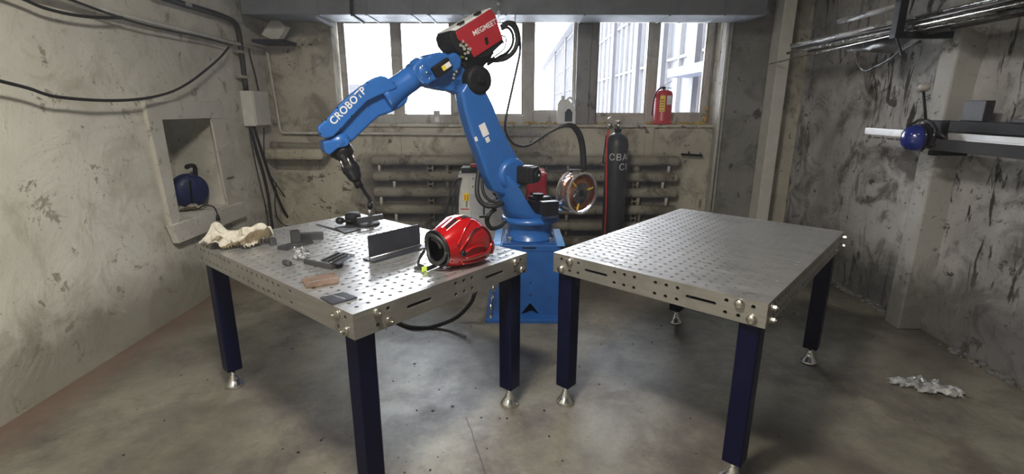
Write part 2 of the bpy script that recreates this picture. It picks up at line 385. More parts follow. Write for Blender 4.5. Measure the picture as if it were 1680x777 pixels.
# left wall with its niche
N0, N1, NZ0, NZ1 = 3.665, 4.36, .70, 1.455
wl = grid_wall(lat(YF, YB, .06, (N0, N1)), lat(0, ZC, .06, (NZ0, NZ1)), [(N0, N1, NZ0, NZ1)], lambda u, v, e: V((XL+e, u, v)), .012, 1.)
D = .42
for a, b, c, d in (((XL, N0, NZ0), (XL, N1, NZ0), (XL-D, N1, NZ0), (XL-D, N0, NZ0)), ((XL, N0, NZ1), (XL, N1, NZ1), (XL-D, N1, NZ1), (XL-D, N0, NZ1)),
                   ((XL, N0, NZ0), (XL, N0, NZ1), (XL-D, N0, NZ1), (XL-D, N0, NZ0)), ((XL, N1, NZ0), (XL, N1, NZ1), (XL-D, N1, NZ1), (XL-D, N1, NZ0)),
                   ((XL-D, N0, NZ0), (XL-D, N1, NZ0), (XL-D, N1, NZ1), (XL-D, N0, NZ1))):
    wl.add([a, b, c, d], [(0, 1, 2, 3)])
wall_left = wl.build('wall_left', 'wall_left', kind='structure')
# right wall
wall_right = grid_wall(lat(YF, YB, .05), lat(0, ZC, .05), [], lambda u, v, e: V((XR-e, u, v)), .03, 5.).build('wall_right', 'wall_right', kind='structure')
# back wall with the window opening
WX0, WX1, WZ0, WZ1 = -1.86, 2.06, 1.37, 2.40
wb = grid_wall(lat(XL, XR, .06, (WX0, WX1)), lat(0, ZC, .06, (WZ0, WZ1)), [(WX0, WX1, WZ0, WZ1)], lambda u, v, e: V((u, YB-e, v)), .012, 3.)
YW = 5.62
for a, b, c, d in (((WX0, YB, WZ0), (WX1, YB, WZ0), (WX1, YW, WZ0), (WX0, YW, WZ0)), ((WX0, YB, WZ1), (WX1, YB, WZ1), (WX1, YW, WZ1), (WX0, YW, WZ1)),
                   ((WX0, YB, WZ0), (WX0, YB, WZ1), (WX0, YW, WZ1), (WX0, YW, WZ0)), ((WX1, YB, WZ0), (WX1, YB, WZ1), (WX1, YW, WZ1), (WX1, YW, WZ0))):
    wb.add([a, b, c, d], [(0, 1, 2, 3)])
wb.add([(XL, YW, 0), (XR, YW, 0), (XR, YW, WZ0), (XL, YW, WZ0)], [(0, 1, 2, 3)]).add([(XL, YW, WZ1), (XR, YW, WZ1), (XR, YW, ZC), (XL, YW, ZC)], [(0, 1, 2, 3)])
wall_back = wb.build('wall_back', 'wall_back', kind='structure')
MB().box((XL-.3, YF-.1, 0), (XR+.3, YF, ZC)).build('wall_front', 'wall_left', kind='structure')

# windows: px positions of the glass edges in the plane of the sashes
YS = 5.50
def wx(px, py=110): return atY(px, py, YS).x
def wz(py, px=850): return atY(px, py, YS).z
def window(n, x0, x1, z0, z1, lights, mat='frame'):
    r = thing('window_%d' % n, ((x0+x1)/2, YS, z0), kind='structure')
    xs = [x0]
    for a, b, c, d in lights:
        xs += [a, b]
    xs.append(x1)
    def bar(a, b, c, d, y0=YS-.02, y1=YS+.05): MB().box((a, y0, c), (b, y1, d)).build('frame_bar', mat, r, bevel=.006)
    for i in range(0, len(xs), 2): bar(xs[i], xs[i+1], z0, z1)
    for a, b, c, d in lights:
        bar(a, b, z0, c, YS-.018, YS+.048); bar(a, b, d, z1, YS-.018, YS+.048)
        # inner sash lip
        l = MB(); t = .016
        l.box((a, YS+.0, c), (a+t, YS+.03, d)); l.box((b-t, YS, c), (b, YS+.03, d)); l.box((a+t, YS, c), (b-t, YS+.03, c+t)); l.box((a+t, YS, d-t), (b-t, YS+.03, d))
        l.build('sash', mat, r)
        MB().box((a, YS+.012, c), (b, YS+.016, d)).build('pane', 'pane', r)
window(1, WX0+.02, wx(752), WZ0, WZ1, [(wx(566), wx(645), wz(190), wz(36)), (wx(658), wx(740), wz(190), wz(36))])
window(2, wx(772), wx(943)+.01, WZ0, WZ1, [(wx(782), wx(858), wz(189), wz(35)), (wx(875), wx(942), wz(183), wz(32))])
window(3, wx(979)-.012, wx(1166), WZ0, WZ1, [(wx(979), wx(1063), wz(187), wz(33)), (wx(1077), wx(1157), wz(186), wz(33))])
MB().box((wx(752), YS-.10, WZ0), (wx(772), YS+.1, WZ1)).build('trim_1', 'frame', kind='structure', bevel=.01)
p = MB().box((wx(944), YS-.13, WZ0), (wx(966), YS+.1, WZ1)).build('trim_2', 'darkwood', kind='structure', bevel=.01)
MB().box((wx(966), YS-.10, WZ0), (wx(978), YS+.1, WZ1)).build('trim_3', 'darkwood', kind='structure', bevel=.01)
MB().box((wx(1166), YS-.03, WZ0), (WX1, YS+.1, WZ1)).build('trim_4', 'darkwood', kind='structure', bevel=.01)
# crumbling foam and plaster along the sill
fm = MB()
for i in range(130):
    x = random.choice([random.uniform(-.55, 0), random.uniform(.1, .6), random.uniform(.7, 1.95), random.uniform(1.8, 2.03)]); r = random.uniform(.008, .022)
    fm.ball((x, YS-.03-random.uniform(0, .03), WZ0+r*.5), r, 8, (1.3, 1, .9))
for i in range(30):
    r = random.uniform(.01, .02); fm.ball((WX1-.03-random.uniform(0, .03), YS-.05, WZ0+random.uniform(0, .18)), r, 8)
fm.build('foam_filler', 'foam', kind='stuff', label='crumbling yellow foam filler along the window sill', cat='filler')

# lintel face, column in the right corner, ledges, pilaster on the right wall
pc = [atY(1266, 8, 5.10), atY(1286, 8, 5.10)]
MB().box((2.526, 5.10, 0), (2.645, YB+.02, ZC)).build('trim_5', 'whitebox', kind='structure', bevel=.006)
MB().box((XR-.17, 3.33, 0), (XR+.02, 3.47, ZC)).build('trim_6', 'pilaster', kind='structure', bevel=.01)
MB().box((2.06, 5.24, 0), (2.13, YB, ZC)).build('trim_7', 'pilaster', kind='structure', bevel=.01)
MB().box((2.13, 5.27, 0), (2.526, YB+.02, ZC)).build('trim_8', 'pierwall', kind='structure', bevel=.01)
# panel seams below the window
MB().box((-1.27, YB-.02, 1.0), (-1.21, YB+.01, WZ0)).build('trim_9', 'wall_back', kind='structure', bevel=.005)
MB().box((1.36, YB-.02, 1.0), (1.45, YB+.01, WZ0)).build('trim_10', 'wall_back', kind='structure', bevel=.005)
MB().box((-1.9, YB-.035, WZ0-.03), (WX1, YB+.02, WZ0)).build('trim_11', 'wall_back', kind='structure', bevel=.008)
MB().box((XL-.01, 5.05, 1.02), (-1.95, YB+.02, 1.13)).build('trim_12', 'wall_back', kind='structure', bevel=.03)
# left floor joint: low heap of rubble along the right wall
rb = MB()
for i in range(260):
    y = random.uniform(1.3, 5.2); r = random.uniform(.008, .028)
    if 3.1 < y < 3.5: continue
    rb.ball((XR-random.uniform(0, .07), y, r*.3), r, 6, (1.2, 1.3, .8))
rb.build('plaster_rubble', 'wall_right', kind='stuff', label='crumbled plaster lying along the foot of the right wall', cat='rubble')

# ------------------------------------------------------------------ outside
MB().box((-30, YB+.5, -.9), (30, 70, -.8)).build('snowy_ground', 'snow', kind='structure', label='snow covered yard outside the windows', cat='ground')
bl = thing('glazed_building', (3.2, 8, -.8), 'white glazed building wing seen through the right-hand windows', 'building')
XB = 3.25
MB().box((XB+.15, 5.8, -.8), (XB+6, 70, 5.9)).build('wall', 'facade', bl)
MB().box((XB-.35, 5.8, 5.75), (XB+6, 70.2, 6.0)).build('eaves', 'facade', bl)
MB().box((XB-.12, 5.8, -.8), (XB+.15, 70, 1.05)).build('plinth', 'facadegrey', bl)
for k, y in enumerate([7.6, 9.3, 11.4, 13.8, 17.2, 21.5, 27, 34, 43]):
    MB().box((XB-.1, y, .7), (XB+.16, y+.42, 5.75)).build('pier', 'brick' if k == 0 else 'facadegrey', bl)
ys = [8.02, 9.3, 9.72, 11.4, 11.82, 13.8, 14.22, 17.2, 17.62, 21.5, 21.92, 27, 27.42, 34, 34.42, 43, 43.42, 60]
for k in range(0, len(ys), 2):
    a, b = ys[k], ys[k+1]; n = 2 if k < 4 else 4 if k < 12 else 7
    wn = MB(); t = .05
    for i in range(n+1):
        y = a+(b-a)*i/n; wn.box((XB, y-t/2, 1.05), (XB+.1, y+t/2, 5.7))
    for z in (1.1, 2.5, 3.9, 5.6): wn.box((XB, a, z-t/2), (XB+.1, b, z+t/2))
    f = wn.build('window_grid', 'facadewhite', bl)
    MB().box((XB+.08, a, 1.05), (XB+.1, b, 5.7)).build('pane', 'darkpane', f)
for i in range(26):                                                   # courses of the nearest brick pier
    for j in range(2):
        y = 7.62+.2*j+(.06 if i % 2 else 0); z = 1.1+i*.17
        MB().box((XB-.125, y, z), (XB-.1, min(y+.17, 8.0), z+.145)).build('brick', 'brick', bl)
MB().cyl((XB-.15, 7.3, -.8), (XB-.15, 7.3, 5.7), .07).build('downpipe', 'facadewhite', bl)
MB().box((XB-.5, 7.7, 2.05), (XB-.12, 9.5, 2.2)).build('reflection_bar', 'reflectblue', bl, label='pale blue bar standing in for a reflection')  # painted reflection in the shape of a bluish bar
fb = MB(); 
for x, wd, h in ((-17.4, 1.6, 1.1), (-16, 1.4, 2.4), (-14.6, 1.8, 1.9), (-12.8, 2.2, 1.2)):
    fb.box((x, 48, -.8), (x+wd, 50, h+1.0))
fb.build('far_shed', 'faruinsgrey', label='pale grey shed roofs far off through the leftmost window', cat='building')

# ------------------------------------------------------------------ welding tables
def holed(mb, to3, u0, u1, v0, v1, a, b, sup, depth):
    """one rectangular cell with a hole of half-size a x b; sup = superellipse power"""
    cu, cv = (u0+u1)/2, (v0+v1)/2; hw, hh = (u1-u0)/2, (v1-v0)/2
    ca = math.atan2(hh, hw); angs = sorted([ca, PI-ca, PI+ca, 2*PI-ca]+[k*PI/4+0.0 for k in range(8) if abs((k*PI/4) % (PI/2)-ca) > .02 or k % 2 == 0])
    if sup > 3:
        angs = [ca, PI-ca, PI+ca, 2*PI-ca]+[math.atan2(b*math.sin(p), (a-b)*(1 if math.cos(p) > 0 else -1)+b*math.cos(p)) % (2*PI) for p in [-PI/2+.001, -PI/4, 0, PI/4, PI/2-.001, PI/2+.001, 3*PI/4, PI, 5*PI/4, 3*PI/2-.002]]
    angs = sorted(set(round(x, 6) for x in angs)); A = []
    for x in angs:
        if not A or x-A[-1] > (.03 if sup < 3 else .001): A.append(x)
    n = len(A); O = []; I = []; L = []
    for t in A:
        c, s = math.cos(t), math.sin(t); k = min(hw/abs(c) if abs(c) > 1e-9 else 9e9, hh/abs(s) if abs(s) > 1e-9 else 9e9)
        if sup < 3: r = (abs(c/a)**sup+abs(s/b)**sup)**(-1/sup)
        else:                                     # ray against a stadium
            r = b/abs(s) if abs(s) > 1e-6 else 9e9
            if r*abs(c) > a-b: m_ = (a-b)*abs(c); r = m_+math.sqrt(max(0, m_*m_-(a-b)**2+b*b))
        O.append(to3(cu+c*k, cv+s*k, 0)); I.append(to3(cu+c*r, cv+s*r, 0)); L.append(to3(cu+c*r, cv+s*r, -depth))
    fs = []
    for j in range(n):
        q = (j+1) % n; fs.append((j, q, n+q, n+j)); fs.append((n+j, n+q, 2*n+q, 2*n+j))
    mb.add(O+I+L, fs)
HT, SH = .85, .10
def table(x, y, rot, w, l, label, sides, holes_l):
    t = thing('welding_table', (x, y, 0), label, 'table', rot=rot); Mx = W[t]
    L3 = lambda a, b, c: Mx @ V((a, b, c))
    top = MB(); nu, nv = round(w/.05), round(l/.05)
    du, dv = w/nu, l/nv
    # holes sit on the 50 mm lattice crossings, cells centred on them
    T3 = lambda u, v, d: L3(u, v, HT+d)
    for i in range(1, nu):
        for j in range(1, nv):
            holed(top, T3, (i-.5)*du, (i+.5)*du, (j-.5)*dv, (j+.5)*dv, .0085, .0085, 2, .015)
    for a, b, c, d in ((0, w, 0, dv/2), (0, w, l-dv/2, l), (0, du/2, dv/2, l-dv/2), (w-du/2, w, dv/2, l-dv/2)):
        top.add([T3(a, c, 0), T3(b, c, 0), T3(b, d, 0), T3(a, d, 0)], [(0, 1, 2, 3)])
    top.build('table_top', 'top', t)
    # four side plates: (origin, direction, outward normal, length, spec)
    sd = [((0, 0), (1, 0), (0, -1), w, sides[0]), ((w, 0), (0, 1), (1, 0), l, sides[1]), ((w, l), (-1, 0), (0, 1), w, sides[0]), ((0, l), (0, -1), (-1, 0), l, sides[2])]
    for (o, d, nn, ln, spec) in sd:
        pl = MB(); F = lambda u, v, e, o=o, d=d, nn=nn: L3(o[0]+d[0]*u+nn[0]*e, o[1]+d[1]*u+nn[1]*e, HT-v)
        n = round(ln/.05); holes, slots, bolts = spec
        pl.add([F(0, 0, 0), F(.025, 0, 0), F(.025, SH, 0), F(0, SH, 0)], [(0, 1, 2, 3)]); pl.add([F(ln-.025, 0, 0), F(ln, 0, 0), F(ln, SH, 0), F(ln-.025, SH, 0)], [(0, 1, 2, 3)])
        i = 1
        while i < n:
            u = i*.05
            sl = [s for s in slots if abs(s[0]-u) < .01]
            if sl:
                m = round((sl[0][1]-sl[0][0])/.05)+1
                holed(pl, F, u-.025, u-.025+.05*m, 0, SH, .025*m-.012, .007, 6, .012); i += m; continue
            if round(u, 3) in holes:
                for r in (0, 1):
                    holed(pl, F, u-.025, min(u+.025, ln-.025), r*SH/2, (r+1)*SH/2, .0085, .0085, 2, .012)
            else: pl.add([F(u-.025, 0, 0), F(u+.025, 0, 0), F(u+.025, SH, 0), F(u-.025, SH, 0)], [(0, 1, 2, 3)])
            i += 1
        pl.build('side_plate', 'side', t)
        for (u, r, k) in bolts:
            b = MB(); c = F(u, SH*(.25 if r == 0 else .75), 0); N = (Mx.to_3x3() @ V((nn[0], nn[1], 0))).normalized()
            if k == 'disc': b.lathe(c, N, [(.019, 0), (.02, .003), (.018, .012), (.012, .016), (.0, .017)], 14); b.cyl(c-N*.012, c, .008)
            else: b.cyl(c, c+N*.006, .016, n=12); b.cyl(c+N*.006, c+N*.02, .011, n=6, smooth=False); b.cyl(c+N*.02, c+N*.026, .005, n=8)
            b.build('bolt', 'zinc', t)
    rb = MB()
    for k in range(1, 4):
        y_ = l*k/4+.025; rb.add([L3(.02, y_, HT-.02), L3(w-.02, y_, HT-.02), L3(w-.02, y_, HT-.095), L3(.02, y_, HT-.095)], [(0, 1, 2, 3)])
    for k in range(1, 3):
        x_ = w*k/3+.025; rb.add([L3(x_, .02, HT-.02), L3(x_, l-.02, HT-.02), L3(x_, l-.02, HT-.095), L3(x_, .02, HT-.095)], [(0, 1, 2, 3)])
    rb.build('stiffening_rib', 'mill', t, solid=.01)
    ub = MB(); ub.obox(L3(w/2, l/2, HT-.092), Mx.to_3x3() @ V((w/2-.02, 0, 0)), Mx.to_3x3() @ V((0, l/2-.02, 0)), V((0, 0, .002))); ub.build('hole_dark_sheet', 'black', t)  # added black sheet that keeps the table holes dark
    for cx, cy in ((.06, .06), (w-.06, .06), (w-.06, l-.06), (.06, l-.06)):
        lg = MB(); hh = .04; c = Mx @ V((cx, cy, 0)); A = Mx.to_3x3() @ V((hh, 0, 0)); B = Mx.to_3x3() @ V((0, hh, 0))
        lg.obox(c+V((0, 0, (.105+HT-.05)/2)), A, B, V((0, 0, (HT-.05-.105)/2))); o = lg.build('leg', 'navy', t, bevel=.006)
        ft = MB().lathe(c, (0, 0, 1), [(.0, 0), (.05, 0), (.053, .008), (.05, .018), (.034, .034), (.024, .055), (.018, .07), (.014, .075), (.014, .106)], 28)
        f = ft.build('levelling_foot', 'chrome', t)
    return t
R9 = lambda a: [round(x, 3) for x in a]
short_r = (R9([.05, .10, .15, .35, .40, .45, .55, .60, .65, .85, .90, .95]), [(.20, .30), (.70, .80)], [(.10, 0, 'disc'), (.05, 1, 'disc'), (.90, 0, 'disc'), (.95, 1, 'disc')])
long_h = (R9([.05*k for k in range(1, 30) if k not in (10, 20)]), [], [(.05, 0, 'hex'), (.05, 1, 'hex'), (1.45, 0, 'hex'), (1.45, 1, 'hex')])
t_right = table(.193, 2.392, -.7257, 1.0, 1.5, 'perforated steel welding table with nothing on it, right of the robot', (short_r, long_h, long_h), None)
short_l = (R9([.10, .15, .50, .55, .60, .90, .95]), [(.25, .35), (.70, .80)], [(.10, 0, 'hex'), (.15, 1, 'hex'), (.90, 0, 'disc'), (.95, 1, 'disc')])
long_l = (R9([.05*k for k in range(1, 29) if k not in (9, 19, 21, 22, 23, 24, 25, 26)]), [], [(1.35, 0, 'hex'), (1.40, 1, 'hex')])
LT = (-.57, 1.615, .8856)
t_left = table(*LT, .9925, 1.45, 'perforated steel welding table carrying the rag, helmet and steel samples', (short_l, long_h, long_l), None)

# ------------------------------------------------------------------ robot pedestal
PX, PY_ = .10, 3.72
ped = thing('robot_pedestal', (PX, PY_, 0), 'blue steel pedestal bolted to the floor under the robot arm', 'pedestal')
bp = MB().box((PX-.32, PY_-.32, 0), (PX+.32, PY_+.32, .03)).build('base_plate', 'pedblue', ped, bevel=.003)
cz0, cz1, hw, th_ = .03, .53, .225, .012
# front plate with the triangular cut-out
fr = MB(); a = V((PX-hw, PY_-hw, 0)); F = lambda x, z: V((PX+x, PY_-hw, z)); G = lambda x, z: V((PX+x, PY_-hw+th_, z))
tri = [(-.055, cz0+.005), (.085, cz0+.005), (.015, .125)]
quads = [[(-hw, cz0), (-hw, cz1), (.015, cz1), tri[2], tri[0], (-.055, cz0)], [(.015, cz1), (hw, cz1), (hw, cz0), (.085, cz0), tri[1], tri[2]], [(-.055, cz0), tri[0], tri[1], (.085, cz0)]]
for q in quads: fr.add([F(*p) for p in q], [tuple(range(len(q)))]); fr.add([G(*p) for p in q], [tuple(range(len(q)))[::-1]])
for i in range(3):
    p, q = tri[i], tri[(i+1) % 3]; fr.add([F(*p), F(*q), G(*q), G(*p)], [(0, 1, 2, 3)])
fr.build('front_panel', 'pedblue', ped)
MB().box((PX-hw, PY_-hw+th_, cz0), (PX-hw+th_, PY_+hw, cz1)).build('side_panel', 'pedblue', ped)
MB().box((PX+hw-th_, PY_-hw+th_, cz0), (PX+hw, PY_+hw, cz1)).build('side_panel', 'pedblue', ped)
MB().box((PX-hw+th_, PY_+hw-th_, cz0), (PX+hw-th_, PY_+hw, cz1)).build('back_panel', 'pedblue', ped)
MB().box((PX-hw-.005, PY_-hw-.005, cz1), (PX+hw+.005, PY_+hw+.005, cz1+.045)).build('neck_block', 'pedblue', ped, bevel=.004)
MB().box((PX-.05, PY_-hw-.008, cz1+.022), (PX+.05, PY_-hw-.004, cz1+.032)).build('slot', 'black', ped, label='dark slot under the top plate')
for sx in (-1, 1):
    x0, x1 = sorted((PX+sx*(hw-.02), PX+sx*(hw+.035)))
    MB().add([(x0, PY_-hw-.02, cz1+.045), (x1, PY_-hw-.02, cz1+.045), (x1-sx*0, PY_+hw, cz1+.045), (x0, PY_+hw, cz1+.045), (x0, PY_-hw-.02, cz1+.06), (x1, PY_-hw-.02, cz1+.06), (x1, PY_+hw, cz1+.06), (x0, PY_+hw, cz1+.06)],
             [(0, 3, 2, 1), (4, 5, 6, 7), (0, 1, 5, 4), (1, 2, 6, 5), (2, 3, 7, 6), (3, 0, 4, 7)]).build('top_flange', 'lightblue', ped, label='flange of the top plate, painted paler as if lit')  # paler blue puts the light on the plate top into the colour
MB().box((PX-hw+.03, PY_-hw, cz1+.045), (PX+hw-.03, PY_+hw, cz1+.06)).build('top_plate', 'pedblue', ped)
for x in (-.075, .015):
    for z in (.285, .185):
        MB().cyl((PX+x, PY_-hw+.001, z), (PX+x, PY_-hw-.0015, z), .006, n=10).build('screw_hole', 'black', ped)
for sx in (-1, 1):
    for y in (-.27, -.13, .13, .27):
        b = MB(); c = V((PX+sx*.28, PY_+y, .03)); b.cyl(c, c+V((0, 0, .004)), .017, n=12); b.cyl(c+V((0, 0, .004)), c+V((0, 0, .016)), .013, n=6, smooth=False); b.cyl(c+V((0, 0, .016)), c+V((0, 0, .10)), .0065, n=10)
        b.build('anchor_bolt', 'zinc', ped)

# ------------------------------------------------------------------ robot arm
A0 = V((PX+.01, PY_-.03, 0)); TIP = V((-.91, 3.03, .86))
d_ = (TIP-A0); d_.z = 0; d_.normalize(); n_ = V((-d_.y, d_.x, 0)); n_ = n_ if n_.y < 0 else -n_
UP = V((0, 0, 1))
def arm(px, py, v=0.):                       # point of the arm's own vertical plane, v metres to its near side
    r = ray(px, py); o = A0+n_*v
    t = (o-CP).dot(n_)/r.dot(n_); return CP+r*t
Z0 = cz1+.06
rob = thing('welding_robot', (A0.x, A0.y, Z0), 'blue six-axis welding robot arm reaching left over the near table', 'robot')
b0 = MB(); b0.lathe((A0.x, A0.y, Z0), UP, [(.185, 0), (.185, .012), (.170, .02), (.168, .115), (.19, .13)], 40); b0.build('base', 'blue', rob)
for ax, ay in ((-.15, -.15), (.15, -.15)):
    c = V((A0.x+ax, A0.y+ay, Z0)); MB().cyl(c, c+UP*.028, .012, n=6, smooth=False).cyl(c+UP*.028, c+UP*.034, .018, n=10).build('bolt', 'zinc', rob)
ZT = Z0+.13
tt = MB(); tt.lathe((A0.x, A0.y, ZT), UP, [(.205, 0), (.222, .008), (.222, .03), (.205, .045), (.18, .05)], 48); tt.build('turntable', 'blue', rob)
# casting: a bucket whose rim climbs towards the arm
bk = MB(); rings = []; NB = 48
J2 = arm(832, 284); J2h = J2.z
def rim(th, r=.2, k=1.):
    c = (1+math.cos(th))/2; s_ = min(1, max(0, (c-.5)/.42)); hgt = .045+.30*s_*s_*(3-2*s_)
    return A0+d_*(r*math.cos(th)+.15*c*c*k)+n_*(r*.86*math.sin(th))+UP*(ZT+.03+(hgt-.0)*k)
for k in (0, .2, .4, .6, .8, .95, 1.):
    rings.append([rim(2*PI*j/NB, .2 if k < .99 else .196, k) for j in range(NB)])
bk.loft(rings, False, False); o = bk.build('shoulder_casting', 'blue', rob, solid=.022)
bx = MB().loft([[rim(2*PI*j/NB, .19, .15) for j in range(NB)], [rim(2*PI*j/NB, .19, .22) for j in range(NB)]]); bx.build('turntable_deck', 'pedblue', rob)
hub = MB(); hub.lathe(J2-n_*.14, n_, [(.10, 0), (.118, .02), (.118, .215), (.105, .235), (.09, .245)], 36); hub.build('shoulder_hub', 'blue', rob)
# J2 motor pointing to the near right
def motor(c, ax, upv, w, h, l, name='servo_motor', cap=True):
    ax = V(ax).normalized(); s = ax.cross(V(upv)).normalized(); u = s.cross(ax)
    m = MB(); m.obox(c+ax*l*.35, s*w/2, u*h/2, ax*l*.35); o = m.build(name, 'black', rob, bevel=.012)
    m = MB(); m.obox(c+ax*l*.78, s*w*.44, u*h*.44, ax*l*.08); m.cyl(c+ax*l*.86, c+ax*l, w*.36, w*.33, n=20); m.build('motor_cap', 'blackmetal', o)
    MB().cyl(c+ax*l, c+ax*(l+.004), .008, n=10).build('screw', 'white', o)
    return o
motor(J2+n_*.06-d_*.055+UP*.0, (n_-d_*.55+UP*0), UP, .115, .125, .165)
m2c = A0-d_*.06+n_*.02+UP*(ZT+.05)
motor(m2c, UP, n_, .12, .12, .15)
jb = MB(); jb.obox(A0-d_*.09+n_*.06+UP*(ZT+.16), d_*.04, n_*.03, UP*.022); jb.cyl(A0-d_*.13+n_*.07+UP*(ZT+.15), A0-d_*.17+n_*.09+UP*(ZT+.13), .016); jb.build('motor_connector', 'black', rob, bevel=.005)
MB().obox(A0-d_*.17+UP*(ZT+.068), d_*.06, n_*.10, UP*.006).build('cover_plate', 'lightblue', rob, bevel=.003, label='pale blue top plate behind the motors')
p0 = [A0-d_*.10+n_*.205, A0-d_*.19+n_*.16]; jbx = MB()
jbx.obox(atY(901, 341, 3.455), V((.058, .02, 0)), V((-.01, .03, 0)), UP*.05); jbx.build('connector_panel', 'black', rob, bevel=.004, label='black connector panel')
# upper arm
def slab(pts, v0, v1, name, mat, bevel=.02, seg=4, parent=None, vref=None, label=None):
    vr = v1 if vref is None else vref
    P = [arm(x, y, vr) for x, y in pts]; P = [p-n_*(p-A0).dot(n_) for p in P]
    return MB().prism([p+n_*v0 for p in P], n_*(v1-v0)).build(name, mat, parent or rob, bevel=bevel, seg=seg, label=label)
slab([(757, 150), (764, 185), (775, 222), (790, 262), (800, 292), (812, 315), (828, 322), (843, 314), (853, 298), (857, 280), (851, 258), (836, 232), (822, 203), (810, 172), (799, 150), (790, 132), (768, 132)], -.045, .075, 'upper_arm', 'blue', .022)
ar = [arm(784, 212, .0765), arm(792, 208, .0765)]
xa = (arm(835, 280, .08)-arm(780, 140, .08)).normalized(); ya = xa.cross(n_).normalized()
def decal(px, py, v, w, h, mat, name, parent=None, x_=None, lab=None, th=.0015):
    c = arm(px, py, v); xd = x_ or xa; yd = xd.cross(n_).normalized()
    return MB().obox(c, xd*w/2, yd*h/2, n_*th).build(name, mat, parent or rob, label=lab)
decal(794, 213, .0768, .085, .05, 'lettergrey', 'rating_plate', lab='pale rating plate'); decal(800, 229, .0768, .035, .03, 'white', 'rating_plate'); decal(781, 228, .0768, .03, .02, 'lettergrey', 'rating_plate')
# elbow casting
slab([(700, 138), (716, 130), (735, 118), (748, 108), (770, 100), (793, 110), (802, 128), (801, 145), (792, 160), (775, 162), (757, 156), (742, 150), (722, 147), (704, 143)], -.09, .02, 'elbow_casting', 'blue', .02)
el = arm(777, 132, .0); EM = MB(); EM.lathe(el-n_*.05, n_, [(.075, 0), (.098, .01), (.098, .10), (.092, .115), (.088, .135), (.07, .145)], 32); EM.build('elbow_motor', 'blackmetal', rob)
e2 = MB(); c = arm(789, 130, .11); e2.obox(c, d_*.025, UP*.022, n_*.012); e2.cyl(arm(796, 134, .08), arm(803, 134, .08), .014, n=10); e2.build('motor_connector', 'black', rob, bevel=.004)
# elbow gearbox and forearm tube
slab([(677, 116), (679, 106), (691, 96), (703, 92), (706, 88), (722, 85), (731, 86), (738, 90), (746, 85), (754, 88), (759, 98), (757, 112), (746, 120), (728, 128), (712, 134), (702, 141), (694, 138), (684, 128)], -.09, .075, 'elbow_gearbox', 'blue', .02)
fa = arm(690, 118, 0); fb_ = arm(646, 150, 0); fax = (fb_-fa).normalized()
MB().lathe(fa-fax*.03, fax, [(.07, 0), (.085, .005), (.085, .045), (.078, .06), (.078, .075)], 32).build('forearm_flange', 'blue', rob)
MB().lathe(fa+fax*.03, fax, [(.072, 0), (.074, .07), (.072, .10), (.082, .22), (.088, .24), (.088, .27)], 32).build('forearm_tube', 'blue', rob)
for k in range(4):
    c = fa-fax*.0+n_*.086*math.cos(k*.5-.6)+fax.cross(n_)*.086*math.sin(k*.5-.6)
    MB().ball(c, .008, 8).build('bolt', 'zinc', rob)
# elbow junction box with yellow label
xg = (arm(700, 128, .1)-arm(745, 97, .1)).normalized()
jb = MB(); c = arm(725, 111, .10); jy = xg.cross(n_).normalized(); jb.obox(c, xg*.062, jy*.034, n_*.022); jbo = jb.build('junction_box', 'blackmetal', rob, bevel=.006)
decal(733, 108, .1235, .058, .030, 'lettergrey', 'warning_label', jbo, xg); decal(728.5, 111, .1245, .026, .028, 'yellow', 'warning_label', jbo, xg, 'yellow warning label')
MB().lathe(arm(757, 90, .03), -n_*-1, [(.02, 0), (.022, .01), (.018, .03), (0, .034)], 14).build('label_cap', 'green', rob, label='lime green cap')
fit = MB()
for px, py in ((745, 122), (749, 117), (744, 128), (766, 70), (768, 80), (763, 88), (760, 76), (765, 96)):
    fit.cyl(arm(px, py, .09), arm(px, py, .12), .008, n=8)
fit.build('cable_gland', 'zinc', rob)
# wrist arm with its long cover
cov = [(521.6, 213.5), (522.6, 207), (537, 195), (555, 174), (574, 156), (603, 134), (615, 127), (625.6, 124), (634, 126), (644, 133), (652, 140.5), (651, 145.5), (623.5, 156), (603, 166), (582, 187), (560, 211.5), (547, 224), (535, 227), (526.8, 224)]
slab(cov, .045, .085, 'wrist_cover', 'blue', .014, 4, vref=.085)
bod = [(548, 228), (560, 211), (580, 188), (600, 166), (625, 155), (652, 141), (668, 160), (670, 163), (666, 168), (652, 178), (634, 186), (619, 191), (607, 201), (590, 217), (574, 234), (566, 228)]
slab([(526, 222), (524, 212)]+[(540, 198), (575, 160), (615, 133), (640, 134)]+[(653, 141), (668, 160), (664, 168), (652, 178), (634, 186), (619, 191), (607, 201), (590, 217), (574, 233), (560, 232), (545, 232)], -.085, .045, 'wrist_housing', 'blue', .022, 4, vref=.0)
for px, py in ((525.5, 219), (535, 196), (553.5, 176.5), (577, 190), (558, 212), (604, 165), (603, 135.5), (646, 136)):
    MB().cyl(arm(px, py, .084), arm(px, py, .0868), .0045, n=8).build('cover_screw', 'black', rob)
tx0, tx1 = arm(547.5, 205.5, .0862), arm(594, 158, .0862)
tx = text_mesh('lettering', 'CROBOTP', tx0, tx1-tx0, (tx1-tx0).cross(-n_) if (tx1-tx0).cross(-n_).z > 0 else (tx1-tx0).cross(n_), .040, 'white', rob, spacing=1.05, bold=.02)
wd = max((v.co-tx.data.vertices[0].co).length for v in tx.data.vertices)
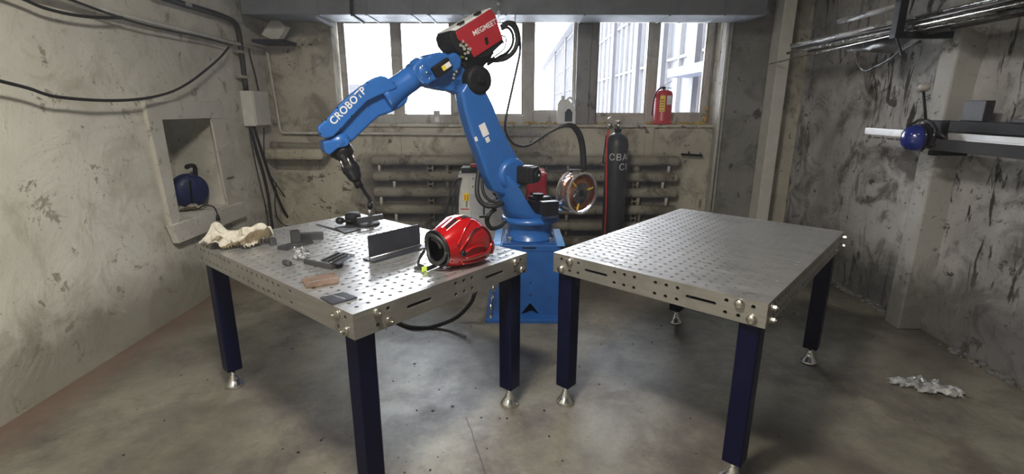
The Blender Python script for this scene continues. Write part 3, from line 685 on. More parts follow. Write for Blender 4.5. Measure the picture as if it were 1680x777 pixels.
# wrist, clutch and torch
TP = arm(607, 361, 0)
w0, w1 = arm(549, 222), arm(555, 243)
wa = (arm(582, 290)-arm(556, 236)).normalized()
MB().lathe(w0-wa*.01, wa, [(.05, 0), (.075, .015), (.08, .06), (.07, .075)], 28).build('wrist_cap', 'blue', rob)
slab([(530, 232), (546, 229), (571, 226), (575, 234), (571, 240), (556, 243), (541, 255), (534, 250)], -.05, .075, 'wrist_bracket', 'blue', .012)
q0 = arm(558, 240); L_ = (arm(585, 290)-q0).length
MB().lathe(q0, wa, [(.055, 0), (.062, .015), (.060, .055), (.045, .07), (.045, .11), (.052, .12), (.052, .155), (.046, .165), (.040, .20), (.026, .225)], 28).build('collision_sensor', 'black', rob)
MB().obox(arm(546, 248, .0), n_*.03, wa*.035, n_.cross(wa)*.02).build('sensor_bracket', 'blackmetal', rob, bevel=.005)
for k in range(6):
    a = wa.cross(n_); c = q0+wa*.12+(n_*math.cos(k*PI/3)+a*math.sin(k*PI/3))*.046
    MB().cyl(c, c-wa*.05, .006, n=8).build('clamp_screw', 'zinc', rob)
q1 = q0+wa*.215
MB().tube([q1, q1+wa*.05], .024, 16, 1).build('torch_holder', 'blackmetal', rob)
nk = [arm(581, 284), arm(590, 301), arm(600, 317), arm(606, 326), arm(607.5, 336)]
MB().tube(nk, .0105, 14).build('torch_neck', 'blackmetal', rob)
MB().cyl(arm(607, 332), arm(607, 341), .015, .017, 16).cyl(arm(607, 341), arm(607.5, 344), .011, n=16).build('nozzle_insulator', 'black', rob)
MB().lathe(arm(607.3, 343), (arm(608, 366)-arm(607, 343)), [(.012, 0), (.0145, .006), (.0145, .055), (.011, .068), (.009, .07)], 20).build('gas_nozzle', 'chrome', rob)
MB().cyl(arm(608, 363), arm(608, 367), .0015, n=6).build('wire_tip', 'copper', rob)

# ------------------------------------------------------------------ wire feeder on the elbow
fd = thing('wire_feeder', arm(775, 90, 0), 'red wire feeder box mounted on top of the robot elbow', 'wire feeder')
def fslab(pts, v0, v1, name, mat, bevel=.004, parent=None, label=None): return slab(pts, v0, v1, name, mat, bevel, 2, parent or fd, label=label)
fslab([(748, 52.5), (803, 15), (808, 17), (812.5, 23), (818, 43), (825.5, 64), (778.5, 94.5), (766, 72), (758.5, 70), (751.5, 64)], .115, .125, 'side_cover', 'red')
fb2 = fslab([(740, 51), (803, 15.5), (812, 24), (825, 62), (826, 70), (811, 84), (800, 92), (778, 96), (763, 90), (752, 84), (742, 72), (738, 58)], -.10, .113, 'body', 'blackmetal')
fslab([(738, 50), (741, 48), (805, 12.5), (806, 14.5), (748, 50.5)], -.095, .118, 'lid', 'white', .003, label='white lid')
for px, py in ((757.5, 37.5), (785, 21.5)): fslab([(px-4, py+3.5), (px-3, py-.5), (px+4, py-4.5), (px+5, py-1)], .09, .13, 'lid_clip', 'black', .002)
fslab([(795, 64), (797, 60.5), (800, 61), (802, 70), (800, 74), (797, 72)], .125, .128, 'latch', 'black', .001)
fslab([(770, 95), (792, 92), (812, 82), (806, 96), (795, 108), (788, 122), (770, 118), (758, 104)], -.05, .05, 'mounting_bracket', 'blackmetal', .006)
f0, f1 = arm(777.5, 59.5, .1262), arm(805, 44, .1262)
text_mesh('lettering', 'MEGMEET', f0, f1-f0, (f1-f0).cross(n_) if (f1-f0).cross(n_).z > 0 else (f1-f0).cross(-n_), .030, 'lettergrey', fd, spacing=1.0, bold=.015)
rl = MB()
for i in range(3):
    for j in range(2): rl.cyl(arm(756+6*i+3*j, 66+6*i-j*6+8, .10), arm(756+6*i+3*j, 66+6*i-j*6+8, .125), .010, n=12)
rl.build('drive_roll', 'zinc', fd)

# ------------------------------------------------------------------ wire spool at the back of the turntable
SC = A0-d_*.45; SC.z = 0; zc = arm(941, 316, 0).z; SC = V((SC.x, SC.y, zc)); sa = (n_*1.0+V((.12, 0, 0))).normalized()
sp = thing('wire_spool', SC-UP*.15, 'spool of copper welding wire in a clear plastic cover behind the robot', 'spool')
MB().lathe(SC-sa*.05, sa, [(.082, 0), (.135, .002), (.137, .05), (.135, .098), (.082, .10)], 48, cap=False).build('wire_winding', 'copper', sp)
MB().lathe(SC-sa*.056, sa, [(.028, 0), (.085, .001), (.085, .11), (.028, .112)], 36, cap=False).build('spool_flange', 'clear', sp)
MB().lathe(SC-sa*.06, sa, [(.16, 0), (.165, .004), (.166, .125), (.160, .13), (.152, .131)], 48, cap=False).build('clear_cover', 'clear', sp)
MB().lathe(SC-sa*.06, sa, [(.152, -.002), (.170, 0), (.170, .006), (.152, .008)], 48, cap=False).build('cover_rim', 'film', sp)
MB().lathe(SC+sa*.066, sa, [(.152, -.002), (.170, 0), (.170, .006), (.152, .008)], 48, cap=False).build('cover_rim', 'film', sp)
hb = MB(); hb.cyl(SC-sa*.07, SC+sa*.055, .026, n=20)
a, b = frame_of(sa)
for k in range(3):
    t = k*2*PI/3+.5; hb.obox(SC+sa*.03+(a*math.cos(t)+b*math.sin(t))*.045, (a*math.cos(t)+b*math.sin(t))*.035, (-a*math.sin(t)+b*math.cos(t))*.012, sa*.01)
hb.build('hub', 'black', sp)
for k in range(3):
    t = k*2*PI/3+1.3; r = a*math.cos(t)+b*math.sin(t); s_ = -a*math.sin(t)+b*math.cos(t)
    MB().obox(SC+sa*.052+r*.11, r*.028, s_*.004, sa*.003).build('retaining_clip', 'yellow', sp)
MB().obox(A0-d_*.36+UP*(ZT+.085)-n_*.05, d_*.14, n_*.05, UP*.008).obox(A0-d_*.49-n_*.08+UP*(ZT+.15), d_*.02, n_*.01, UP*.07).build('support_arm', 'pedblue', sp, label='blue support arm')
br = MB(); tp = SC+UP*.175; br.obox(tp+UP*.004, V((.07, 0, 0)), V((0, .03, 0)), UP*.003); br.beam(tp+V((.05, -.01, 0)), tp+V((-.02, -.05, -.055)), .02, .004); br.beam(tp+V((-.04, 0, 0)), tp+V((-.06, 0, -.06)), .015, .004)
br.build('cable_bracket', 'blackmetal', sp)

# ------------------------------------------------------------------ umbilicals
cab = lambda name, pts, r, mat, label, cat='cable', group=None, n=8: MB().tube(pts, r, n).build(name, mat, label=label, cat=cat, group=group)
A = lambda *p: arm(*p)
cab('wire_conduit', [A(824, 42, 0), A(836, 36, .0), A(846, 40, 0), A(852, 58, 0), A(853, 85, 0), A(846, 120, 0), A(836, 165, 0), A(829, 200, 0), A(831, 220, -.05), A(845, 237, -.1), A(868, 238, -.1), A(900, 218, -.1), A(925, 206, 0), A(940, 207, 0), A(951, 222, 0), A(956, 245, 0), A(958, 277, 0)],
    lambda t: .009 if t < .72 else .009+.016*min(1, (t-.72)/.12), 'rubber', 'long black wire conduit looping from the red feeder down to the spool', 'cable')
cab('cable_loop', [A(823, 44, .02), A(834, 38, .02), A(845, 47, .02), A(849, 66, .02), A(843, 84, .02), A(828, 96, .02), A(806, 99, .02), A(795, 98, .02)], .017, 'rubber', 'thick outer black cable loop at the right end of the red feeder')
cab('cable_loop', [A(823, 48, -.04), A(833, 45, -.04), A(841, 56, -.04), A(841, 72, -.04), A(832, 86, -.04), A(818, 94, -.04), A(800, 106, -.04)], .010, 'rubber', 'middle black cable loop just inside the thick one')
cab('cable_loop', [A(822, 58, .06), A(830, 62, .06), A(828, 78, .06), A(818, 88, .06), A(806, 96, .06)], .0045, 'rubber', 'thin inner black lead curving below the red feeder')
cab('cable_loop', [A(822, 64, .05), A(826, 70, .05), A(818, 82, .05), A(806, 90, .05)], .0035, 'rubber', 'thinnest and shortest black lead under the red feeder')
cab('umbilical', [A(790, 250, -.09), A(787, 272, -.05), A(783, 300, 0), A(784, 322, .03), A(795, 336, .06), A(812, 338, .09), A(825, 333, .08)], .017, 'rubber', 'outer thick black umbilical hanging left of the blue shoulder')
cab('umbilical', [A(793, 265, -.1), A(791, 292, -.03), A(793, 315, 0), A(803, 328, .03), A(820, 333, .06)], .011, 'rubber', 'inner black umbilical hanging left of the blue shoulder')
cab('hose_loop', [A(812, 343, .05), A(803, 350, .07), A(799, 363, .07), A(806, 374, .07), A(820, 371, .06), A(829, 362, .05)], .017, 'rubber', 'black corrugated hose loop beside the turntable')
cc = MB(); cc.beam(A(794, 338, .1), A(794, 352, .1), .012, .012, (1, 0, 0)); cc.obox(A(793.5, 355, .1), V((.03, 0, 0)), V((0, .01, 0)), V((0, 0, .008))); cc.build('hose_clamp', 'blackmetal', label='black clamp post under the hose beside the shoulder', cat='clamp')
for i, (off, m, nm) in enumerate(((0, 'deepblue', 'blue'), (4, 'alu', 'pale'))):
    cab('signal_lead', [A(799, 333-off, .0), A(808, 329-off, -.02), A(818, 323-off, -.05)], .003, m, '%s signal lead left of the blue shoulder casting' % nm)
ch = MB()
for k in range(9):
    c = A(803+k*2.6, 299+k*4.0, -.16); ch.cyl(c+V((-.02, 0, 0)), c+V((.02, 0, 0)), .022, .022, 12)
ch.build('cable_chain', 'blackmetal', label='ribbed dark cable chain behind the blue shoulder', cat='cable')

# ------------------------------------------------------------------ overhead duct
yd0 = 4.78; zd = atY(800, 24, yd0).z
du = thing('ventilation_duct', (0, yd0+.2, zd), 'galvanised rectangular air duct running above the windows', 'duct')
xs = [-2.45, atY(520, 10, yd0).x, atY(600, 10, yd0).x, atY(675, 10, yd0).x, atY(702, 10, yd0).x, atY(757, 10, yd0).x, atY(830, 10, yd0).x, atY(960, 10, yd0).x, atY(1100, 10, yd0).x, atY(1190, 10, yd0).x, 2.22]
for i, (a, b) in enumerate(zip(xs, xs[1:])):
    MB().box((a+.001, yd0+.002*(i % 2), zd), (b-.001, yd0+.42, zd+.45)).build('duct_section', 'galv', du, bevel=.006)
for x in xs[1:-1]:
    MB().box((x-.009, yd0-.008, zd-.008), (x+.009, yd0+.428, zd+.458)).build('seam', 'galv', du)
for x in (-1.4, -.1, 1.2):
    MB().box((x-.015, yd0+.2, zd+.45), (x+.015, yd0+.21, ZC)).build('hanger', 'zinc', du)
# steel stubs poking out under the duct
def stub(p, q, w, mat, label, name='steel_stub', Y=4.75, Y2=5.15, cat='bracket'):
    MB().beam(atY(*p, Y), atY(*q, Y2), w, w).build(name, mat, label=label, cat=cat)
stub((576, -6), (577, 24), .025, 'blackmetal', 'upright of the rusty bracket over the leftmost window', 'hanger_strap', 4.74, 4.74)
stub((577, 24), (597, 38), .02, 'blackmetal', 'rusty strip slanting down over the leftmost window', 'steel_strip', 4.74, 5.2)
stub((518, 28), (546, 43), .02, 'galv', 'short grey rod poking out left of the leftmost window', 'steel_rod', 4.74, 5.2)
stub((1056, 20), (1034, 32), .03, 'blackmetal', 'dark angle stub under the duct above the window frame with the glazed wing', 'angle_stub', 4.85, 5.2)
stub((1151, 18), (1113, 35), .03, 'blackmetal', 'larger dark angle stub under the duct above the extinguisher', 'angle_stub', 4.85, 5.2)
stub((1156, 20), (1130, 33), .022, 'galv', 'smaller stub lying against the large one above the extinguisher', 'angle_stub', 4.85, 5.2)
hc = MB(); a = atY(818, -8, 4.74)
for k in range(7):
    c = a-UP*.035*k; hc.lathe(c, (1, 0, 0) if k % 2 else (0, 1, 0), [(.010, -.003), (.014, -.003), (.014, .003), (.010, .003), (.010, -.003)], 10, cap=False)
hc.build('hanging_chain', 'zinc', label='short chain hanging from above beside the red feeder', cat='chain')
MB().beam(atY(846, 18, 4.75), atY(845, 37, 4.75), .02, .01).build('small_hook', 'galv', label='small hook under the duct right of the red feeder', cat='hook')
q = [atY(x, y, 5.12) for x, y in ((447, 27), (469, 43), (454, 69), (428, 57))]
MB().prism(q, (0.02, .07, .0)).build('tilted_box', 'whitebox', label='white box hanging tilted high in the back left corner', cat='box', bevel=.006)
MB().box((-2.50, 5.0, atY(410, 66, 5.1).z-.03), (-2.2, 5.30, atY(410, 66, 5.1).z)).build('corner_bracket', 'blackmetal', label='sooty bracket under the tilted white box', cat='bracket')

# ------------------------------------------------------------------ pipes and cables on the left and back walls
XP = XL+.05
a = atX(105, 0, XP); b = atX(436, 84, XP); c0 = V((-2.50, 5.28, b.z))
zb = atY(455, 218, 5.29).z
pp = MB(); pp.tube([a+(a-b)*.6, a, b, V((XP, 5.2, b.z)), c0], .017, 10, 1)
pp.tube([c0, V((-2.50, 5.29, b.z-.03)), V((-2.46, 5.29, zb+.03)), V((-2.44, 5.29, zb)), V((.34, 5.29, zb-.01))], .014, 10, 1)
pp.build('conduit_pipe', 'cream', label='thin cream painted pipe running round the back left corner', cat='pipe')
zz = atY(490, 241, 5.27).z
MB().tube([(-2.56, 5.27, zz+.02), (-2.3, 5.27, zz+.01), (-2.0, 5.27, zz), (-1.75, 5.27, zz-.01)], .036, 12, 3).build('heating_pipe', 'radiator', label='fat painted heating pipe low in the back left corner', cat='pipe')
k1 = 1/1.943
def lw(pts, X, r, name, mat, label, cat='cable', ext=None):
    P = [atX(x*k1, y*k1, X) for x, y in pts]
    if ext: P = [P[0]+(P[0]-P[1])*ext]+P
    return MB().tube(P, r, 8).build(name, mat, label=label, cat=cat)
lw([(0, 258), (90, 281), (180, 308), (330, 320), (450, 315), (540, 295), (600, 265), (650, 228), (700, 185), (730, 150)], XL+.10, .009, 'hanging_cable', 'rubber', 'black cable hanging in a long sag across the left wall', ext=2)
lw([(80, 0), (140, 25), (220, 45), (300, 55), (390, 57)], XL+.07, .009, 'upper_cable', 'rubber', 'black cable leaving the pipe at the top of the left wall', ext=1.5)
lw([(230, 0), (400, 62), (550, 100), (640, 118), (740, 145)], XL+.075, .007, 'strapped_cable', 'rubber', 'cable strapped under the cream pipe on the left wall', ext=1)
lw([(545, 0), (600, 18), (700, 48), (745, 70), (760, 100), (770, 170), (785, 290)], XL+.05, .024, 'black_conduit', 'rubber', 'fat black conduit dropping to the white box on the left wall', ext=1)
lw([(792, 150), (800, 190), (815, 245), (826, 300)], XL+.05, .007, 'drop_cable', 'rubber', 'thin lead dropping beside the fat black conduit')
for i, (x, y, w_) in enumerate(((592, 14, 'highest'), (765, 165, 'middle'), (772, 245, 'lowest'))):
    c = atX(x*k1, y*k1, XL+.05); MB().box((XL+.005, c.y-.035, c.z-.012), (XL+.078, c.y+.035, c.z+.012)).build('cable_clip', 'zinc', label='%s clip on the fat black conduit of the left wall' % w_, cat='clip')
ya, yb_ = 4.80, 5.10; za, zb2 = atX(393, 148, XL+.05).z+.0, atX(395, 208, XL+.05).z
jx = thing('junction_box', (XL, 4.95, zb2), 'white enamelled junction box on the left wall', 'box')
MB().box((XL, ya, zb2), (XL+.11, yb_, za)).build('case', 'whitebox', jx, bevel=.006)
MB().box((XL+.112, ya+.006, zb2+.006), (XL+.122, yb_-.006, za-.006)).build('door', 'whitebox', jx, bevel=.003)
MB().cyl((XL+.122, ya+.03, (za+zb2)/2), (XL+.13, ya+.03, (za+zb2)/2), .007, n=8).build('lock', 'zinc', jx)
for pts, r, lb in (([(411, 208), (419, 240), (431, 280), (440, 320), (446, 365), (452, 400)], .014, 'fattest black cable falling steeply from the white box'),
                   ([(417, 208), (430, 250), (447, 300), (463, 340), (482, 372), (500, 400)], .013, 'fat black cable slanting to the right below the white box'),
                   ([(433, 210), (433, 245), (437, 275), (455, 305), (472, 330), (479, 352), (476, 370), (462, 366), (453, 350), (451, 325), (453, 300)], .006, 'thin black lead looping below the white box'),
                   ([(408, 208), (418, 262), (428, 305), (437, 345), (444, 395)], .005, 'thin grey string left of the cables below the white box')):
    P = [atX(x, y, XL+.06) for x, y in pts]; MB().tube(P, r, 8).build('wall_cable', 'rubber', label=lb, cat='cable')

# boards round the niche
nf = thing('niche_frame', (XL, 4.0, .62), 'crooked frame of painted boards around the niche in the left wall', 'frame')
def lboard(pts, x0, x1, parent=nf, name='board'):
    MB().prism([V((x0, atX(px, py, (x0+x1)/2).y, atX(px, py, (x0+x1)/2).z)) for px, py in pts], (x1-x0, 0, 0)).build(name, 'board', parent, bevel=.003)
lboard([(239, 194), (263, 196), (294, 365), (279, 369)], XL, XL+.03)
lboard([(234, 167), (362, 165), (367, 193), (240, 197)], XL-.005, XL+.025)
lboard([(345, 194), (367, 192), (383, 289), (370, 292), (378, 318), (388, 333), (373, 338)], XL, XL+.02)
lboard([(277, 370), (396, 331), (401, 354), (289, 399)], XL+.01, XL+.06)
# cable reel inside the niche
rc = atX(313, 321, XL-.20); rc.z = NZ0+.155
rx = V((.78, -.62, 0)).normalized(); rs = rx.cross(UP)
cr_ = thing('cable_reel', (rc.x, rc.y, NZ0), 'blue drum cable reel with black handle inside the niche', 'cable reel')
MB().lathe(rc-rx*.075, rx, [(.0, 0), (.10, .0), (.135, .012), (.14, .03), (.14, .05), (.125, .056)], 36).build('back_flange', 'reelblue', cr_)
MB().lathe(rc-rx*.02, rx, [(.09, 0), (.125, .008), (.14, .012), (.14, .045), (.13, .065), (.09, .082), (.0, .088)], 36).build('front_flange', 'reelblue', cr_)
MB().lathe(rc-rx*.02, rx, [(.10, -.002), (.105, .0), (.105, .0)], 24).build('cable_winding', 'rubber', cr_)
MB().beam(rc+rx*.062+rs*.02-UP*.1, rc+rx*.072-UP*-.10+rs*.01, .012, .012).build('rib', 'black', cr_)
MB().tube([rc-rx*.03-rs*.07+UP*.10, rc-rx*.03-rs*.075+UP*.185, rc-rx*.02-rs*.05+UP*.205, rc+rx*.03-rs*.0+UP*.205, rc+rx*.05+rs*.01+UP*.20], .018, 12).build('handle', 'black', cr_)
cp = [rc+rx*.02+rs*.06-UP*.11, atX(322, 343, XL-.1), atX(335, 337, XL-.03), atX(350, 339, XL+.03), atX(356, 349, XL+.075), atX(357, 354, XL+.075)]
MB().tube(cp, .006, 8).cyl(atX(357, 353, XL+.075), atX(358, 361, XL+.075), .012, .018, 10).build('power_lead', 'rubber', cr_)
def crumple(name, c, sx, sy, h, mat, label, cat, seed, nx=44, ny=34, rot=0, parent=None, freq=9, wrap=.0, drop=None, kind=None, solid=.003, sharp=1.):
    m = MB(); vs = []; c = V(c); cr2, sr2 = math.cos(rot), math.sin(rot); inside = {}
    for i in range(nx):
        for j in range(ny):
            u = i/(nx-1)*2-1; v = j/(ny-1)*2-1
            q = noise.noise(V((u*2.2, v*2.2, seed)))*.35
            rr = math.sqrt(u*u+v*v)*(1+q)
            inside[i, j] = rr < 1
            f = max(0, 1-rr**2.2)
            z = (abs(noise.noise(V((u*sx*freq+seed, v*sy*freq, seed*2))))*1.3+abs(noise.noise(V((u*sx*freq*2.3, v*sy*freq*2.3+seed, seed))))*.7*sharp+.25)*h*(f**.45)
            ox = noise.noise(V((u*5, v*5, seed+4)))*.02; oy = noise.noise(V((u*5, v*5, seed+8)))*.02
            x, y = u*sx+ox, v*sy+oy
            p = c+V((cr2*x-sr2*y, sr2*x+cr2*y, .002+z))
            if drop: p = drop(p)
            vs.append(p)
    fs = [(i*ny+j, (i+1)*ny+j, (i+1)*ny+j+1, i*ny+j+1) for i in range(nx-1) for j in range(ny-1) if inside[i, j] and inside[i+1, j] and inside[i, j+1] and inside[i+1, j+1]]
    used = sorted(set(k for f in fs for k in f)); mp = {k: n for n, k in enumerate(used)}
    m.add([vs[k] for k in used], [tuple(mp[k] for k in f) for f in fs], True)
    return m.build(name, mat, parent, label=label, cat=cat, kind=kind, solid=solid)
crumple('wiping_rag', (rc.x+.02, rc.y-.04, NZ0), .10, .13, .05, 'rag', 'crumpled pale rag under the blue reel in the niche', 'rag', 3.3, 26, 26)

# ------------------------------------------------------------------ radiator of welded pipes
YR = 5.24
rd = thing('pipe_radiator', (.1, YR, .05), 'long register of fat painted heating pipes under the windows', 'radiator')
zs = [atY(700, y, YR).z for y in (263, 289, 315, 343, 370, 395)]
x0r, x1r = atY(612, 262, YR).x, atY(1113, 257, YR).x
for i, z in enumerate(zs):
    MB().lathe((x0r, YR, z), (1, 0, 0), [(.03, -.012), (.05, 0), (.052, .02), (.052, x1r-x0r-.02), (.05, x1r-x0r), (.03, x1r-x0r+.012)], 20).build('pipe', 'radiator', rd)
for i in range(5):
    for k, x in enumerate((x0r+.06+.15*(i % 2), -.72, .55, 1.27+.02*i, x1r-.09-.05*(i % 2))):
        MB().cyl((x, YR-.0, zs[i]-.045), (x, YR-.0, zs[i+1]+.045), .016, n=10).build('connector', 'cream' if k in (0, 4) else 'radiator', rd)
for k in (-.9, 1.27, .3):
    for i in range(5):
        zc_ = (zs[i]+zs[i+1])/2; m = MB(); m.box((k-.03, YR+.0, zc_-.03), (k-.02, YR+.09, zc_+.03)); m.box((k+.02, YR, zc_-.03), (k+.03, YR+.09, zc_+.03)); m.box((k-.02, YR, zc_-.005), (k+.02, YR+.09, zc_+.005))
        m.build('wall_bracket', 'radiator', rd)
a = atY(1118, 253, 5.28); b = atY(1152, 255, 5.28)
bk_ = MB(); bk_.beam(a, b, .03, .022); bk_.cyl(a+(b-a)*.35, a+(b-a)*.35+UP*.035, .008); bk_.cyl(a+(b-a)*.9, a+(b-a)*.9+UP*.03, .006)
bk_.build('wall_strip', 'blackmetal', label='black steel strip on the wall right of the radiator', cat='bracket')

# ------------------------------------------------------------------ gas cylinder with hose
gy = 4.92; gb = atY(1009, 300, gy); gx = gb.x; gtop = atY(1008, 218, gy).z
gc = thing('gas_cylinder', (gx, gy, 0), 'tall black welding gas cylinder standing against the radiator', 'gas cylinder')
MB().lathe((gx, gy, 0), UP, [(.09, 0), (.108, .02), (.109, .06), (.109, gtop-.12), (.10, gtop-.06), (.07, gtop-.02), (.04, gtop), (.03, gtop+.0), (.028, gtop+.02)], 40).build('shell', 'tankpaint', gc)
MB().cyl((gx, gy, gtop+.015), (gx, gy, gtop+.045), .034, n=18).build('neck_ring', 'blackmetal', gc)
vl = MB(); vl.cyl((gx, gy, gtop+.04), (gx, gy, gtop+.10), .016, n=12); vl.cyl((gx, gy, gtop+.10), (gx, gy, gtop+.115), .026, n=12); vl.cyl((gx, gy, gtop+.07), (gx-.07, gy-.03, gtop+.075), .011, n=10)
vl.build('valve', 'zinc', gc)
rg = MB(); rg.cyl((gx-.07, gy-.03, gtop+.075), (gx-.11, gy-.045, gtop+.075), .022, n=14); rg.cyl((gx-.085, gy-.035, gtop+.08), (gx-.085, gy-.035, gtop+.125), .006, n=8); rg.cyl((gx-.085, gy-.035-.018, gtop+.125), (gx-.085, gy-.035+.018, gtop+.125), .026, n=16); rg.cyl((gx-.10, gy-.04, gtop+.07), (gx-.10, gy-.04, gtop+.03), .01, n=8)
rg.build('regulator', 'zinc', gc)
# stencilled letters wrapped round the shell
def wrap_text(s, zc, th0, h, name):
    cu = bpy.data.curves.new(name, 'FONT'); cu.body = s; cu.size = 1; cu.space_character = 1.12
    to = bpy.data.objects.new('tmp', cu); C.objects.link(to); bpy.context.view_layer.update()
    me = bpy.data.meshes.new_from_object(to.evaluated_get(bpy.context.evaluated_depsgraph_get())); bpy.data.objects.remove(to)
    bm = bmesh.new(); bm.from_mesh(me); bmesh.ops.triangulate(bm, faces=bm.faces); bmesh.ops.subdivide_edges(bm, edges=bm.edges, cuts=2); 
    k = h/.7; R = .1105; inv = W[gc].inverted()
    for v in bm.verts:
        t = th0+v.co.x*k/R; v.co = inv @ V((gx+R*math.sin(t), gy-R*math.cos(t), zc+v.co.y*k))
    bm.to_mesh(me); bm.free(); o = bpy.data.objects.new(name, me); C.objects.link(o); o.parent = gc; me.materials.clear(); me.materials.append(M_['letter']); W[o] = W[gc]
wrap_text('СВАР', atY(1009, 263, gy-.1).z, -.88, .062, 'stencil'); wrap_text('СМ', atY(1009, 279, gy-.1).z, -.12+.18, .062, 'stencil')
hx = gx-.10; hz = gtop+.03
MB().tube([(hx, gy-.04, hz), (hx-.012, gy-.06, hz-.15), (hx-.005, gy-.09, hz-.45), (hx+.005, gy-.1, hz-.8), (hx-.005, gy-.12, .15), (hx-.05, gy-.2, .012), (hx-.25, gy-.3, .012)], .009, 8).build('gas_hose', 'redhose', label='red gas hose hanging beside the black cylinder', cat='hose')
MB().tube([(hx-.015, gy-.035, hz-.05), (hx-.03, gy-.05, hz-.2), (hx-.04, gy-.06, hz-.3), (hx-.015, gy-.05, hz-.32)], .007, 8).build('hose_tie', 'rubber', label='black loop of lead tied to the red gas hose', cat='lead')

# ------------------------------------------------------------------ things on the sill
ys_ = 5.385; SZ = WZ0+.002
# extinguisher
ex = atY(1087, 180, ys_).x; k = atY(1087, 143, ys_).z
fe = thing('fire_extinguisher', (ex, ys_, SZ), 'red fire extinguisher standing on the sill by the right window', 'fire extinguisher')
hh = atY(1087, 147, ys_).z-SZ
MB().lathe((ex, ys_, SZ), UP, [(.097, 0), (.102, .004), (.102, .03), (.094, .034), (.092, .04), (.092, hh-.05), (.080, hh-.02), (.04, hh-.003), (.02, hh)], 32).build('tank', 'redext', fe)
vv_ = MB(); vv_.cyl((ex, ys_, SZ+hh-.005), (ex, ys_, SZ+hh+.03), .014, n=12); vv_.beam((ex-.02, ys_, SZ+hh+.03), (ex+.07, ys_-.01, SZ+hh+.085), .016, .005); vv_.beam((ex-.02, ys_, SZ+hh+.02), (ex+.075, ys_-.01, SZ+hh+.015), .016, .005)
vv_.build('valve_lever', 'blackmetal', fe)
MB().tube([(ex, ys_, SZ+hh+.022), (ex-.05, ys_-.01, SZ+hh+.01), (ex-.095, ys_-.02, SZ+hh-.06), (ex-.11, ys_-.02, SZ+hh-.15), (ex-.112, ys_-.02, SZ+.09)], .008, 10).build('discharge_hose', 'rubber', fe)
def wraprect(cx, cy, R, t0, t1, z0, z1, name, mat, parent, label=None):
    m = MB(); n = 10; vs = [(cx+R*math.sin(t0+(t1-t0)*i/n), cy-R*math.cos(t0+(t1-t0)*i/n), z) for z in (z0, z1) for i in range(n+1)]
    m.add(vs, [(i, i+1, n+2+i, n+1+i) for i in range(n)], True); m.build(name, mat, parent, label=label)
wraprect(ex, ys_, .0932, -.62, -.05, SZ+.13, SZ+hh-.06, 'instruction_label', 'yellow', fe, 'yellow instruction label'); wraprect(ex, ys_, .0932, .12, .85, SZ+hh-.15, SZ+hh-.06, 'instruction_label', 'lettergrey', fe, 'grey label')
for i in range(5):
    wraprect(ex, ys_, .0936, -.55, -.15, SZ+.14+i*.026, SZ+.150+i*.026, 'print_line', 'redext', fe)
# white jug
jx_ = atY(929, 180, ys_).x; jz = atY(920, 163, ys_).z-SZ; jw = .098
jg = thing('plastic_jug', (jx_, ys_, SZ), 'white plastic jug with handle standing on the window sill', 'jug')
body = [(-jw, 0), (jw, 0), (jw, .18*1), (jw*.93, .20), (jw*.55, jz-.02), (jw*.2, jz), (-jw*.4, jz), (-jw*.75, jz-.015), (-jw*.95, jz-.06)]
sh = [V((jx_+x, ys_-.045, SZ+z)) for x, z in [(-jw, 0), (jw, 0), (jw, .13), (jw*.86, .15), (jw*.45, jz-.03), (jw*.1, jz), (-jw*.7, jz), (-jw*.95, jz-.04)]]
MB().prism(sh, (0, .09, 0)).build('body', 'white', jg, bevel=.012, seg=3)
MB().tube([V((jx_+jw*.05, ys_, SZ+jz-.005)), V((jx_+jw*.35, ys_, SZ+jz+.018)), V((jx_+jw*.75, ys_, SZ+jz-.015)), V((jx_+jw*.93, ys_, SZ+jz-.08)), V((jx_+jw*.9, ys_, SZ+.13))], .011, 10).build('handle', 'white', jg)
MB().cyl((jx_-jw*.42, ys_, SZ+jz-.002), (jx_-jw*.42, ys_, SZ+jz+.035), .018, n=16).build('cap', 'greyenamel', jg)
lb = [V((jx_+x*jw+.02, ys_-.0468, SZ+z)) for x, z in ((-.38, .025), (.42, .025), (.42, .12), (.15, .155), (-.1, .155), (-.38, .12))]
MB().prism(lb, (0, .001, 0)).build('label', 'faruinsgrey', jg, label='dark pointed label')
# phone-like box on the left sill
bx_ = atY(717, 192, 5.42)
sb_ = thing('sill_box', (bx_.x, 5.42, SZ), 'small grey upright plastic box on the left part of the sill', 'box')
MB().box((bx_.x-.035, 5.40, SZ), (bx_.x+.035, 5.43, atY(717, 181, 5.42).z)).build('case', 'greyenamel', sb_, bevel=.008)
MB().box((bx_.x-.022, 5.397, SZ+.02), (bx_.x+.022, 5.40, SZ+.07)).build('label', 'white', sb_)

# ------------------------------------------------------------------ control cabinet and power source behind the robot
cy_ = 4.35; a = atY(752, 284, cy_); b = atY(836, 284, cy_)
cb = thing('control_cabinet', ((a.x+b.x)/2, cy_+.15, 0), 'light grey control cabinet with an orange switch behind the robot', 'cabinet')
MB().box((a.x, cy_, .0), (b.x+.0, cy_+.35, a.z)).build('body', 'greyenamel', cb, bevel=.005)
def front(px0, py0, px1, py1, name, mat, y=cy_-.003, th=.003, label=None, parent=None):
    p, q = atY(px0, py1, y), atY(px1, py0, y)
    return MB().box((p.x, y, p.z), (q.x, y+th, q.z)).build(name, mat, parent or cb, label=label)
front(753, 286, 770, 356, 'switch_panel', 'whitebox'); front(771, 286, 788, 318, 'terminal_panel', 'whitebox')
front(760, 317, 770, 329, 'switch_plate', 'yellow', cy_-.008, .005, 'yellow switch plate'); front(762, 319, 764, 327, 'switch_handle', 'orange', cy_-.02, .012); front(766, 319, 768, 327, 'switch_handle', 'orange', cy_-.02, .012)
